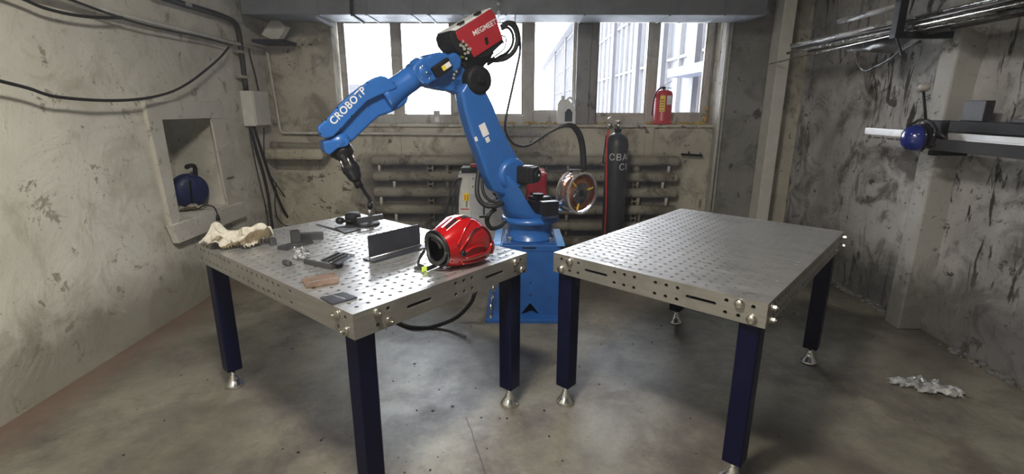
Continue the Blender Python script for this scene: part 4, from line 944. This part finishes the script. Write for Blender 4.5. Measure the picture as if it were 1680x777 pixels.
front(756, 342, 770, 343.6, 'stripe', 'redext', cy_-.005, .002, 'red stripe'); front(764, 329, 766.5, 338, 'padlock', 'zinc', cy_-.02, .014)
for px, py in ((775, 292), (783, 292), (775, 305), (783, 307), (779, 313)): front(px, py, px+2, py+2, 'terminal', 'black', cy_-.006, .004)
front(774, 330, 790, 350, 'lower_panel', 'greyenamel', cy_-.004)
MB().box((a.x+.02, cy_+.02, a.z), (b.x-.05, cy_+.2, a.z+.045)).build('teach_unit', 'black', label='flat black unit lying on the grey control cabinet', cat='device', bevel=.006)
zt_ = a.z+.045
MB().box((a.x+.10, cy_+.04, zt_), (a.x+.22, cy_+.10, zt_+.03)).build('tool_case', 'redext', label='small red case on the black unit behind the robot', cat='case', bevel=.008)
for i, (dx, w_) in enumerate(((0, 'leftmost'), (.05, 'middle'), (.085, 'rightmost'))):
    MB().tube([V((a.x+.01+dx*.2, cy_-.01, a.z-.04)), V((a.x-.05+dx*.7, cy_-.04, a.z-.10)), V((a.x-.11+dx, cy_-.06, a.z-.35)), V((a.x-.15+dx, cy_-.08, a.z-.65)), V((a.x-.16+dx, cy_-.1, .01))], .007, 8).build('mains_lead', 'rubber', label='%s of the three black leads left of the grey cabinet' % w_, cat='cable')
a = atY(868, 283, 4.45); b = atY(897, 320, 4.45)
ps = thing('power_source', (b.x-.1, 4.6, 0), 'red welding power source half hidden behind the shoulder motors', 'power source')
MB().box((b.x-.18, 4.45, 0), (b.x, 4.85, a.z)).build('case', 'red', ps, bevel=.025, seg=3)
MB().cyl((b.x-.07, 4.5, a.z), (b.x-.07, 4.5, a.z+.05), .004, n=6).build('pin', 'zinc', ps)
MB().box((b.x-.15, 4.445, .55), (b.x-.04, 4.45, .8)).build('front_panel', 'black', ps)

# black cable on the floor under the near left table
P = [atZ(780, 478, .35), atZ(772, 497, .22), atZ(748, 521, .08), atZ(712, 535, .012), atZ(684, 537, .012), atZ(660, 531, .012), atZ(636, 515, .012), atZ(600, 500, .012)]
MB().tube([V((P[0].x+.08, P[0].y+.25, .5))]+P, .014, 10).build('floor_cable', 'rubber', label='black cable drooping to the floor beneath the left table', cat='cable')

# ------------------------------------------------------------------ things on the left table
TZ = HT
T = lambda px, py, dz=0.: atZ(px, py, TZ+dz)
Mt = W[t_left]
# fillet-weld sample: upright plate on a flat plate
wa_, wb_ = T(606, 427), T(689.5, 404); wd_ = (wb_-wa_).normalized(); wn = V((-wd_.y, wd_.x, 0)); wn = wn if wn.y < 0 else -wn
ts = thing('tee_weld_sample', (wa_+wb_)/2, 'dark steel plate standing upright on a base plate beside the red helmet', 'weld sample')
MB().obox((wa_+wb_)/2+wn*.01+UP*.004, (wb_-wa_)/2+wd_*.012, wn*.045, UP*.004).build('base_plate', 'darkplate', ts, bevel=.001)
hgt = .112
MB().obox((wa_+wb_)/2+UP*(.008+hgt/2), (wb_-wa_)/2, wn*.003, UP*hgt/2).build('upright_plate', 'darkplate', ts, bevel=.001)
MB().tube([wa_+wn*.006+UP*.011, wb_+wn*.006+UP*.011], .0045, 6, 1).build('weld_seam', 'bead', ts)
# flat plates with beads
def plate(pts, h, mat, name, label, bead=None, br=.0025):
    P = [T(*p) for p in pts]; c = sum(P, V())/len(P); t = thing(name, c, label, 'weld sample')
    MB().prism([p+UP*.001 for p in P], UP*h).build('plate', mat, t, bevel=.0015)
    if bead:
        a, b = T(*bead[0], h), T(*bead[1], h); n = 22; m = MB()
        for i in range(n): m.ball(a+(b-a)*i/(n-1)+V((random.uniform(-.0006, .0006),)*2+(0,)), br*random.uniform(.9, 1.3), 6, (1, 1, .7))
        m.build('weld_bead', 'bead', t)
    return t
plate([(502.5, 474), (555, 465.5), (557, 458), (548, 449), (495, 460)], .008, 'rust', 'welded_plate', 'brown rusted plate with a long weld bead near the table edge', ((501, 464), (553, 455)))
plate([(545, 501), (587, 489.5), (564, 481), (525, 490)], .006, 'darkplate', 'welded_plate', 'dark grey plate with one white bead, nearest the table corner', ((545.5, 484), (566, 490)))
plate([(455, 409), (468, 411), (515, 399), (512, 395), (500, 394), (456, 405)], .006, 'mill', 'flat_bar', 'long dark flat bar under the upright tube at the back left', ((480, 401), (496, 399)))
tb = thing('square_tube', T(485.5, 398), 'dark square tube stub standing upright on the long flat bar', 'tube')
u1, u2 = (T(492, 397)-T(479, 399)).normalized(), None; u2 = V((-u1.y, u1.x, 0)); cc_ = T(485.5, 398, .007); hw_ = .018
for s1, s2, t1, t2 in ((u1, u2, 1, 1), (u1, u2, -1, 1), (u2, u1, 1, 1), (u2, u1, -1, 1)):
    MB().obox(cc_+s1*hw_*t1+UP*.035, s1*.002, s2*(hw_+(.002 if s1 is u1 else -.002)), UP*.032).build('wall', 'mill', tb)
MB().beam(T(491, 388, .02), T(531, 386, .02), .03, .04).build('steel_block', 'mill', label='long dark steel block lying behind the upright tube', cat='block', bevel=.002)
MB().obox(T(447, 396, .018), u1*.016, u2*.02, UP*.018).build('steel_cube', 'mill', label='small dark steel cube beside the rag', cat='block', bevel=.002)
MB().lathe(T(466, 429.5, .012), T(482, 434, .012)-T(466, 429.5, .012), [(.0, 0), (.012, .001), (.0125, .003), (.0125, .042), (.010, .045), (0, .045)], 12).build('steel_slug', 'mill', label='short dark octagonal steel slug near the crumpled film', cat='slug')
crumple('crumpled_film', T(495, 424), .035, .04, .06, 'film', 'crumpled ball of shiny clear film on the left table', 'film', 6.1, 26, 26, freq=30, solid=.0008)
# pile of welded offcuts: angle iron with plate and strips on it
ps2 = thing('offcut_assembly', T(540, 432), 'dark angle iron offcut with strips and a thin plate welded on top', 'weld sample')
e1, e2 = T(500, 428, .012), T(546, 438, .012)
MB().beam(e1+UP*.0, e2, .014, .022).build('channel', 'mill', ps2, bevel=.001)
sqd = (T(575, 418)-T(546, 438)).normalized()
st_ = T(545, 437, .012)
for s1 in (-1, 1):
    m = MB(); ax_ = V((-sqd.y, sqd.x, 0)); m.beam(st_+ax_*.011*s1, st_+ax_*.011*s1+sqd*.09, .002, .022); m.build('tube_side', 'mill', ps2)
MB().beam(st_+UP*.011, st_+UP*.011+sqd*.09, .022, .002).build('tube_side', 'mill', ps2); MB().beam(st_-UP*.010, st_-UP*.010+sqd*.09, .022, .002).build('tube_side', 'mill', ps2)
pl_ = [T(528, 429, .026), T(556, 434, .026), T(583, 418, .026), T(560, 414, .026)]; MB().prism(pl_, UP*.003).build('thin_plate', 'darkplate', ps2, bevel=.0008)
for k_, (a, b) in enumerate((((527, 427), (556, 414)), ((536, 428), (564, 415)), ((543, 430), (570, 416)))):
    MB().beam(T(*a, .034), T(*b, .034), .010, .006).build('strip', 'chrome' if k_ == 2 else 'mill', ps2, bevel=.0008)
# long thin plates at the back with a thin strip
MB().prism([T(518, 369), T(521, 368), T(563, 379), T(560, 381)], UP*.004).build('thin_strip', 'blackmetal', label='long thin dark strip lying at the back of the left table', cat='strip')
MB().prism([T(549, 375), T(574, 370), T(592, 377), T(566, 384)], UP*.008).build('thin_plate', 'mill', label='small dark plate in front of the magnetic clamp', cat='plate', bevel=.001)
# holding clamp under the torch
hc_ = T(606, 367); 
mc = thing('holding_clamp', hc_, 'black round clamp holding a steel bar under the torch nozzle', 'clamp')
MB().lathe(T(600, 368), UP, [(.085, 0), (.088, .006), (.085, .012), (.05, .014)], 30).build('base', 'blackmetal', mc)
MB().lathe(T(580, 366), UP, [(.045, .0), (.048, .01), (.048, .055), (.04, .066), (.0, .068)], 24).build('pivot', 'blackmetal', mc)
kx = T(556, 363, .03); MB().ball(kx+V((0, .02, 0)), .028, 14, (1, 1, .8)).build('knob', 'black', mc)
MB().cyl(kx+V((0, .02, 0)), T(578, 363, .03), .010, n=10).build('spindle', 'blackmetal', mc)
MB().beam(T(586, 362, .045), T(628, 355, .045), .022, .034).build('steel_bar', 'mill', mc, bevel=.002)

# rag on the left corner, hanging a little over the edge
inv_t = Mt.inverted()
crumple('cotton_rag', T(389, 400), .175, .115, .125, 'rag', 'crumpled dirty white rag on the left corner of the left table', 'rag', 1.7, 90, 64, rot=.15, freq=6.5, solid=.002, sharp=.6)

# ------------------------------------------------------------------ red welding helmet
hc0 = T(745, 430); hd = V((.72, .69, 0)); hd.normalize(); hs = V((hd.y, -hd.x, 0)); hs = hs if hs.y < 0 else -hs
hm = thing('welding_helmet', T(748, 432), 'glossy red welding helmet with black headgear lying on the table edge', 'welding helmet')
org = V((-.345, 2.115, TZ))
def hp(x, y, z): return org+hd*x*1.02+hs*y+UP*z*.94
def ring(x, zc, a, b, tilt, pw=2.6, n=40, ins=0., yo=0):
    out = []
    for k in range(n):
        t = 2*PI*k/n; c, s = math.cos(t), math.sin(t); r = (abs(c)**pw+abs(s)**pw)**(-1/pw)
        yy, z2 = (a-ins)*c*r+yo, (b-ins)*s*r
        out.append(hp(x+z2*tilt, yy, zc+z2))
    return out
sec = [(.000, .105, .085, .082, -.10, 2.), (.02, .106, .092, .092, -.05, 2.1), (.07, .122, .103, .118, .12, 2.3), (.11, .124, .108, .122, .22, 2.5), (.16, .112, .106, .110, .30, 2.6), (.205, .093, .096, .090, .32, 2.6), (.24, .072, .082, .068, .28, 2.5), (.268, .052, .062, .045, .2, 2.3), (.28, .045, .045, .03, .1, 2.)]
sh_ = MB(); sh_.loft([ring(*q) for q in sec], False, True); so = sh_.build('shell', 'redgloss', hm)
inn = MB(); inn.loft([ring(x-.003 if i == 0 else x, zc, a, b, t, p, ins=.006) for i, (x, zc, a, b, t, p) in enumerate(sec[:6])], False, True); inn.build('lining', 'liner', hm)
rm = MB(); r0 = ring(-.002, .105, .087, .084, -.10, 2.); rm.tube(r0+[r0[0]], .006, 8, 1); rm.build('rim', 'black', hm)
# headgear inside and strap outside
hb_ = [hp(-.012+.01*math.cos(t*2), .070*math.cos(t), .105+.068*math.sin(t)) for t in [i*2*PI/24 for i in range(25)]]
MB().tube(hb_, .009, 6, 1).build('headband', 'rubber', hm)
rt = MB()
for i in range(11):
    t = .5+i*.13; c = hp(-.016, .055*math.cos(t), .10+.055*math.sin(t)); rt.obox(c, hd*.005, hs*.0016, UP*.008)
rt.build('ratchet', 'mill', hm)
def strap(pts, w, name, mat, th=.003, label=None):
    P = [T(px, py, dz) for px, py, dz in pts]; m = MB(); 
    for p, q in zip(P, P[1:]): m.beam(p, q, th, w)
    return m.build(name, mat, hm, label=label)
strap([(697, 410, .05), (689, 422, .03), (685, 433, .012)], .02, 'strap', 'rubber'); strap([(685, 434, .012), (701, 441, .012), (717, 434, .012), (729, 424, .02)], .02, 'strap', 'rubber')
for px, py in ((694, 413), (716, 433)): MB().obox(T(px, py, .03 if px < 700 else .016), hd*.003, hs*.003, UP*.011).build('reflective_band', 'white', hm)
MB().obox(T(696.5, 440, .014)+hs*.006, hd*.017, hs*.0025, UP*.011).build('strap_label', 'green', hm, label='yellow-green label on the strap'); MB().obox(T(686, 440, .008), (hd*.6+hs*.8)*.018, UP*.006, (hs*.6-hd*.8)*.003).build('strap_end', 'rubber', hm)
# side details on the near cheek
def cheek(u, v_, lift=.002):        # u along shell, v height angle
    i = min(len(sec)-2, int(u)); f = u-i; A1, B1 = sec[i], sec[i+1]; q = [A1[j]+(B1[j]-A1[j])*f for j in range(6)]
    c, s = math.cos(v_), math.sin(v_); r = (abs(c)**q[5]+abs(s)**q[5])**(-1/q[5]); z2 = (q[3]+lift)*s*r
    return hp(q[0]+z2*q[4], (q[2]+lift)*c*r, q[1]+z2)
def ridge(pts, r, name, mat, label=None): MB().tube([cheek(*p) for p in pts], r, 8, 5).build(name, mat, hm, label=label)
ridge([(1.6, -.1), (2.4, .25), (3.4, .62), (4.2, .78), (5.0, .72), (5.8, .45), (5.6, .0), (5.0, -.3), (3.8, -.42), (2.6, -.5)], .005, 'ridge', 'redgloss')
ridge([(1.4, .2), (2.4, .75), (3.2, 1.0)], .006, 'ridge', 'redgloss')
ridge([(2.0, .1), (3.0, .5), (3.9, .75)], .004, 'groove', 'black', 'black diagonal groove')
ridge([(4.3, .78), (5.1, .66), (5.8, .35)], .004, 'groove', 'black')
ridge([(2.4, -.75), (4.0, -.75), (5.6, -.6)], .007, 'ridge', 'redgloss'); ridge([(2.2, -.25), (3.2, -.1), (4.6, .0)], .005, 'ridge', 'redgloss')
ridge([(6.2, .5), (6.6, .1), (6.4, -.4)], .008, 'ridge', 'redgloss')
k0 = cheek(2.0, -.28, .0); MB().lathe(k0-hs*.004, hs, [(.014, 0), (.014, .008), (.011, .012), (0, .012)], 18).build('pivot_knob', 'black', hm)
def patch(us, vs, name, mat, label=None):
    n, m_ = len(us), len(vs); MB().add([cheek(u, v, .0016) for u in us for v in vs], [(i*m_+j, i*m_+j+1, (i+1)*m_+j+1, (i+1)*m_+j) for i in range(n-1) for j in range(m_-1)], True).build(name, mat, hm, label=label)
L01 = lambda a, b, n=8: [a+(b-a)*i/(n-1) for i in range(n)]
patch(L01(1.1, 3.2), L01(1.42, 1.55, 4), 'stripe', 'white', 'white stripe over the crown'); patch(L01(1.2, 2.0), L01(1.20, 1.36, 4), 'dark_panel', 'black'); patch(L01(2.5, 3.7), L01(1.16, 1.38, 4), 'dark_panel', 'black'); patch(L01(1.1, 2.2), L01(1.10, 1.14, 3), 'stripe', 'white')

# ------------------------------------------------------------------ rack and things on the right wall
XW = XR
def rbar(px0, py0, py1, X, y_end, w, mat, name, label, cat='bar', grp=None, drop=0):
    a, b = atX(px0, py0, X), atX(px0, py1, X); h = abs(a.z-b.z); zc = (a.z+b.z)/2
    return MB().box((X, y_end, zc-h/2), (X+w, a.y, zc+h/2)).build(name, mat, label=label, cat=cat, group=grp, bevel=.002)
rk = thing('wall_rack', (2.8, 2.6, 1.2), 'black wall brackets carrying the steel profiles on the right wall', 'rack')
for y in (3.13, 1.95):
    MB().box((2.57, y-.02, 1.268), (XW-.16, y+.02, 1.299)).build('arm', 'blackmetal', rk); MB().box((2.62, y-.02, 1.30), (2.63, y+.02, 1.48)).build('upright', 'blackmetal', rk); MB().box((2.632, y-.02, 1.299), (XW-.16, y+.02, 1.333)).build('riser', 'blackmetal', rk)
z0_ = 1.336
MB().box((2.585, 1.6, 1.300), (2.615, 3.15, 1.368)).build('grey_profile', 'faruinsgrey', label='broad grey steel profile lowest in the wall rack', cat='profile', bevel=.002)
MB().box((2.64, 1.6, 1.358), (2.68, 3.86, 1.405)).build('white_profile', 'alu', label='long whitish aluminium profile sticking out left of the rack', cat='profile', bevel=.002)
MB().box((2.585, 1.6, 1.3685), (2.612, 2.92, 1.376)).build('flat_strip', 'alu', label='thin white flat strip lying on the grey profile', cat='strip')
MB().cyl((2.65, 3.82, 1.339), (2.65, 2.5, 1.339), .005, n=8).build('thin_rod', 'rod', label='thin bright rod just beneath the white profile', cat='rod')
MB().box((2.70, 1.6, 1.41), (2.79, 3.39, 1.475)).build('dark_channel', 'blackmetal', label='dark steel channel topmost in the wall rack', cat='channel', bevel=.002)
MB().box((2.81, 1.6, 1.358), (2.85, 3.2, 1.43)).build('dark_tube', 'mill', label='dark square tube at the back of the wall rack', cat='tube', bevel=.002)
ztop = 1.476
a = atX(1600, 170, 2.76); MB().box((2.735, a.y-.10, ztop), (2.79, a.y+.05, ztop+.12)).build('grey_tin', 'mill', label='dark grey tin standing on the dark channel', cat='tin', bevel=.004)
MB().box((2.735, 1.9, ztop), (2.79, 2.84, ztop+.02)).build('flat_bar', 'mill', label='short flat bar lying on the dark channel at the frame edge', cat='bar', bevel=.002)
kn = thing('post_knob', (2.66, 3.17, z0_+.05), 'thin dark rod with a round plaster knob rising from the wall rack', 'rod')
a, b = atX(1521, 196, 2.69), atX(1515, 149, 2.69); MB().cyl(a-UP*.03, b, .008, n=10).build('rod', 'blackmetal', kn)
kb = MB(); kb.ball(b+UP*.02, .036, 12, (1, 1.1, .75)); kb.ball(b+V((0, .02, .01)), .022, 10); kb.build('knob', 'frame', kn)
# blue helmet hanging from the rack end
hc1 = atX(1489, 226, 2.52)
bh = thing('face_shield', (hc1.x, hc1.y, hc1.z-.09), 'glossy blue helmet with black headband hanging on the rack end', 'helmet')
vd = (CP-hc1).normalized()
MB().lathe(hc1+V((.03, -.03, -.0)), V((-.8, .35, -.1)), [(.083, -.035), (.086, 0), (.08, .03), (.066, .055), (.04, .073), (.012, .081), (0, .082)], 32).build('shell', 'deepblue', bh)
MB().lathe(hc1+V((.03, -.03, -.0)), V((-.8, .35, -.1)), [(.078, -.036), (.088, -.036), (.088, -.026), (.078, -.026)], 32).build('edge', 'black', bh)
for k in range(5):
    c = atX(1483+9*k, 219+k*.5, 2.47); MB().ball(c+V((0.012*k, 0, 0)), .004, 6).build('rivet', 'white', bh)
MB().tube([atX(1488, 211, 2.52), atX(1497, 203, 2.55), atX(1509, 197, 2.58), atX(1519, 199, 2.60), atX(1523, 212, 2.60), atX(1519, 224, 2.58)], .008, 8).build('headband', 'black', bh)
MB().tube([atX(1519, 198, 2.58), atX(1528, 202, 2.58), atX(1534, 215, 2.58), atX(1530, 232, 2.58), atX(1524, 242, 2.58)], .014, 8).build('headband', 'black', bh)
MB().tube([atX(1490, 243, 2.5), atX(1505, 241, 2.54), atX(1520, 236, 2.58), atX(1534, 238, 2.58)], .010, 8).build('strap', 'rubber', bh)
MB().obox(atX(1527, 220, 2.60), V((.012, 0, 0)), V((0, .035, 0)), V((0, 0, .05))).build('ear_pad', 'rubber', bh, bevel=.01)
MB().tube([atX(1538, 216, 2.58), atX(1546, 222, 2.58), atX(1554, 228, 2.60)], .010, 8).build('strap', 'rubber', bh)

# ceiling-high rack with bundle of rods
ur = thing('rod_rack', (2.7, 3.4, 1.9), 'black steel bracket holding the bundle of rods high on the right wall', 'rack')
a = atX(1478, 10, 2.42); b = atX(1470, 52, 2.42); ya_ = (a.y+b.y)/2
MB().box((2.40, ya_-.025, b.z-.0), (2.45, ya_+.025, 2.75)).build('upright', 'blackmetal', ur); zarm = b.z
MB().box((2.40, ya_-.025, zarm-.04), (XW-.02, ya_+.025, zarm)).build('arm', 'blackmetal', ur); MB().beam((2.425, ya_, zarm-.03), (2.47, ya_-.02, zarm-.14), .03, .012).build('brace', 'blackmetal', ur)
MB().box((XW-.06, ya_-.03, zarm-.05), (XW-.04, ya_+.03, 2.75)).build('wall_post', 'blackmetal', ur)
y2_ = 1.9
for nm, bx2 in (('arm', (2.40, y2_-.025, zarm-.04, XW-.02, y2_+.025, zarm)), ('wall_post', (XW-.06, y2_-.03, zarm-.05, XW-.04, y2_+.03, 2.75))):
    MB().box(bx2[:3], bx2[3:]).build(nm, 'blackmetal', ur)
rods = [(2.46, .0, 1296, 'rod', .013), (2.485, .0, 1345, 'rod', .012), (2.512, .0, 1373, 'rod', .012), (2.54, .0, 1330, 'darkrod', .014), (2.57, .0, 1402, 'darkrod', .013), (2.60, .0, 1380, 'darkrod', .015), (2.635, .0, 1350, 'rod', .012), (2.665, .0, 1390, 'darkrod', .014), (2.70, .0, 1420, 'darkrod', .015), (2.735, 0, 1400, 'darkrod', .014),
        (2.472, 1, 1310, 'darkrod', .012), (2.50, 1, 1360, 'rod', .010), (2.53, 1, 1400, 'darkrod', .013), (2.56, 1, 1425, 'rod', .011), (2.59, 1, 1372, 'darkrod', .012), (2.62, 1, 1440, 'rod', .011), (2.65, 1, 1410, 'darkrod', .013),
        (2.485, 2, 1425, 'rod', .009), (2.515, 2, 1372, 'rod', .013), (2.545, 2, 1440, 'darkrod', .012), (2.575, 2, 1450, 'darkrod', .012), (2.60, 2, 1435, 'rod', .010)]
lvl = [.004, .033, .060]
cnt = {}; word = ['first', 'second', 'third', 'fourth', 'fifth', 'sixth', 'seventh', 'eighth', 'ninth', 'tenth']
for X, l_, px, mt, r in rods:
    l_ = int(l_); cnt[l_] = cnt.get(l_, 0)+1
    lab = '%s rod, %s from the room side in the %s layer of the high bundle' % ('bright' if mt == 'rod' else 'dark', word[cnt[l_]-1], ('bottom', 'middle', 'top')[l_])
    z = zarm+.0145+lvl[int(l_)]; yend = X*(FPX*.968)/(px-840)*1.0
    for _ in range(3):
        q = ray(px, 60); tt_ = X/q.x; yend = q.y*tt_
    MB().cyl((X, yend, z-(yend-ya_)*.012), (X, .9, z+(ya_-.9)*.012), r, n=10).build('steel_rod', mt, label=lab, cat='rod', group='rods in the bundle high on the right wall')
a, b = atX(1262, 105, 2.30), atX(1408, 71, 2.38)
MB().tube([atX(1262, 105, 2.47), atX(1408, 71, 2.52), V((2.50, ya_, zarm-.0)), V((2.52, 1.2, zarm+.0))], .005, 8, 1).build('thin_rod', 'rod', label='single thin bright rod reaching far out below the bundle', cat='rod')
def film(pts, X, name, mat, label, seed):
    P = [atX(x, y, X+.03*math.sin(i*2.1)) for i, (x, y) in enumerate(pts)]; n = len(P)//2
    m = MB(); m.add(P[:n]+P[n:], [(i, i+1, n+i+1, n+i) for i in range(n-1)], True); return m.build(name, mat, label=label, cat='film', solid=.001)
film([(1296, 72), (1330, 66), (1360, 58), (1400, 50), (1430, 42), (1466, 32), (1297, 79), (1330, 73), (1362, 66), (1400, 57), (1430, 49), (1466, 40)], 2.455, 'wrapping_film', 'film', 'pale plastic film wrapped over the left end of the rods', 1)
film([(1372, 33), (1400, 24), (1430, 17), (1476, 6), (1374, 40), (1400, 34), (1430, 26), (1476, 14)], 2.47, 'wrapping_film', 'film', 'shiny film round the topmost short rods', 2)
film([(1385, 80), (1405, 72), (1430, 62), (1466, 54), (1500, 48), (1560, 40), (1390, 84), (1410, 84), (1435, 86), (1462, 88), (1500, 62), (1560, 50)], 2.60, 'wrapping_film', 'darkfilm', 'dark torn film sagging beneath the rod bundle', 3)
MB().tube([atX(1403, 88, 2.62), atX(1408, 104, 2.62), atX(1420, 116, 2.62), atX(1440, 108, 2.62), atX(1462, 96, 2.62), atX(1480, 82, 2.62), atX(1510, 68, 2.62)], .009, 6).build('torn_wrapping', 'darkfilm', label='loop of torn wrapping hanging under the rod bundle', cat='wrapping')

MB().box((2.47, 1.0, zarm+.001), (2.80, 2.86, zarm+.004)).build('shade_sheet', 'blackmetal', label='black sheet added as shade under the near end of the rod bundle', cat='sheet')  # dark strip that paints the shade below the rods
# thin light pipe right of the window
a, b = atY(1196, 28, 5.22), atY(1171, 340, 5.22)
MB().tube([(a.x, 5.2, 2.45), (a.x, 5.2, .35)], .014, 10, 1).build('riser_pipe', 'cream', label='thin light riser pipe right of the windows', cat='pipe')
# torn foil on the floor
pb = atZ(1520, 638, 0)
crumple('plastic_bag', pb, .19, .075, .05, 'film', 'crumpled clear plastic bag lying on the right floor', 'bag', 2.2, 50, 26, rot=-.35, freq=16, solid=.0008)
db = MB()
for i in range(150):
    x, y = (random.gauss(-.45, .5), random.uniform(1.6, 3.6)) if i % 2 else (random.uniform(-2.3, 2.7), random.uniform(1.4, 4.6)); r = random.uniform(.002, .006)
    db.ball((x, y, r*.4), r, 6, (random.uniform(.8, 2), random.uniform(.8, 2), .5))
db.build('floor_debris', 'black', kind='stuff', label='tiny dark specks of weld debris scattered on the floor', cat='debris')

# thin haze of welding smoke filling the room
hz_ = bpy.data.materials.new('welding_haze'); hz_.use_nodes = True; nt = hz_.node_tree; nt.nodes.remove(nt.nodes['Principled BSDF'])
vs_ = nt.nodes.new('ShaderNodeVolumeScatter'); vs_.inputs['Color'].default_value = (.85, .90, 1, 1); vs_.inputs['Density'].default_value = .008; vs_.inputs['Anisotropy'].default_value = .55
nt.links.new(vs_.outputs[0], nt.nodes['Material Output'].inputs['Volume']); M_['haze'] = hz_
MB().box((XL-.5, YF-.05, -.05), (XR+.15, 5.56, ZC+.05)).build('smoke_haze', 'haze', kind='stuff', label='faint smoke haze hanging in the whole room', cat='haze')
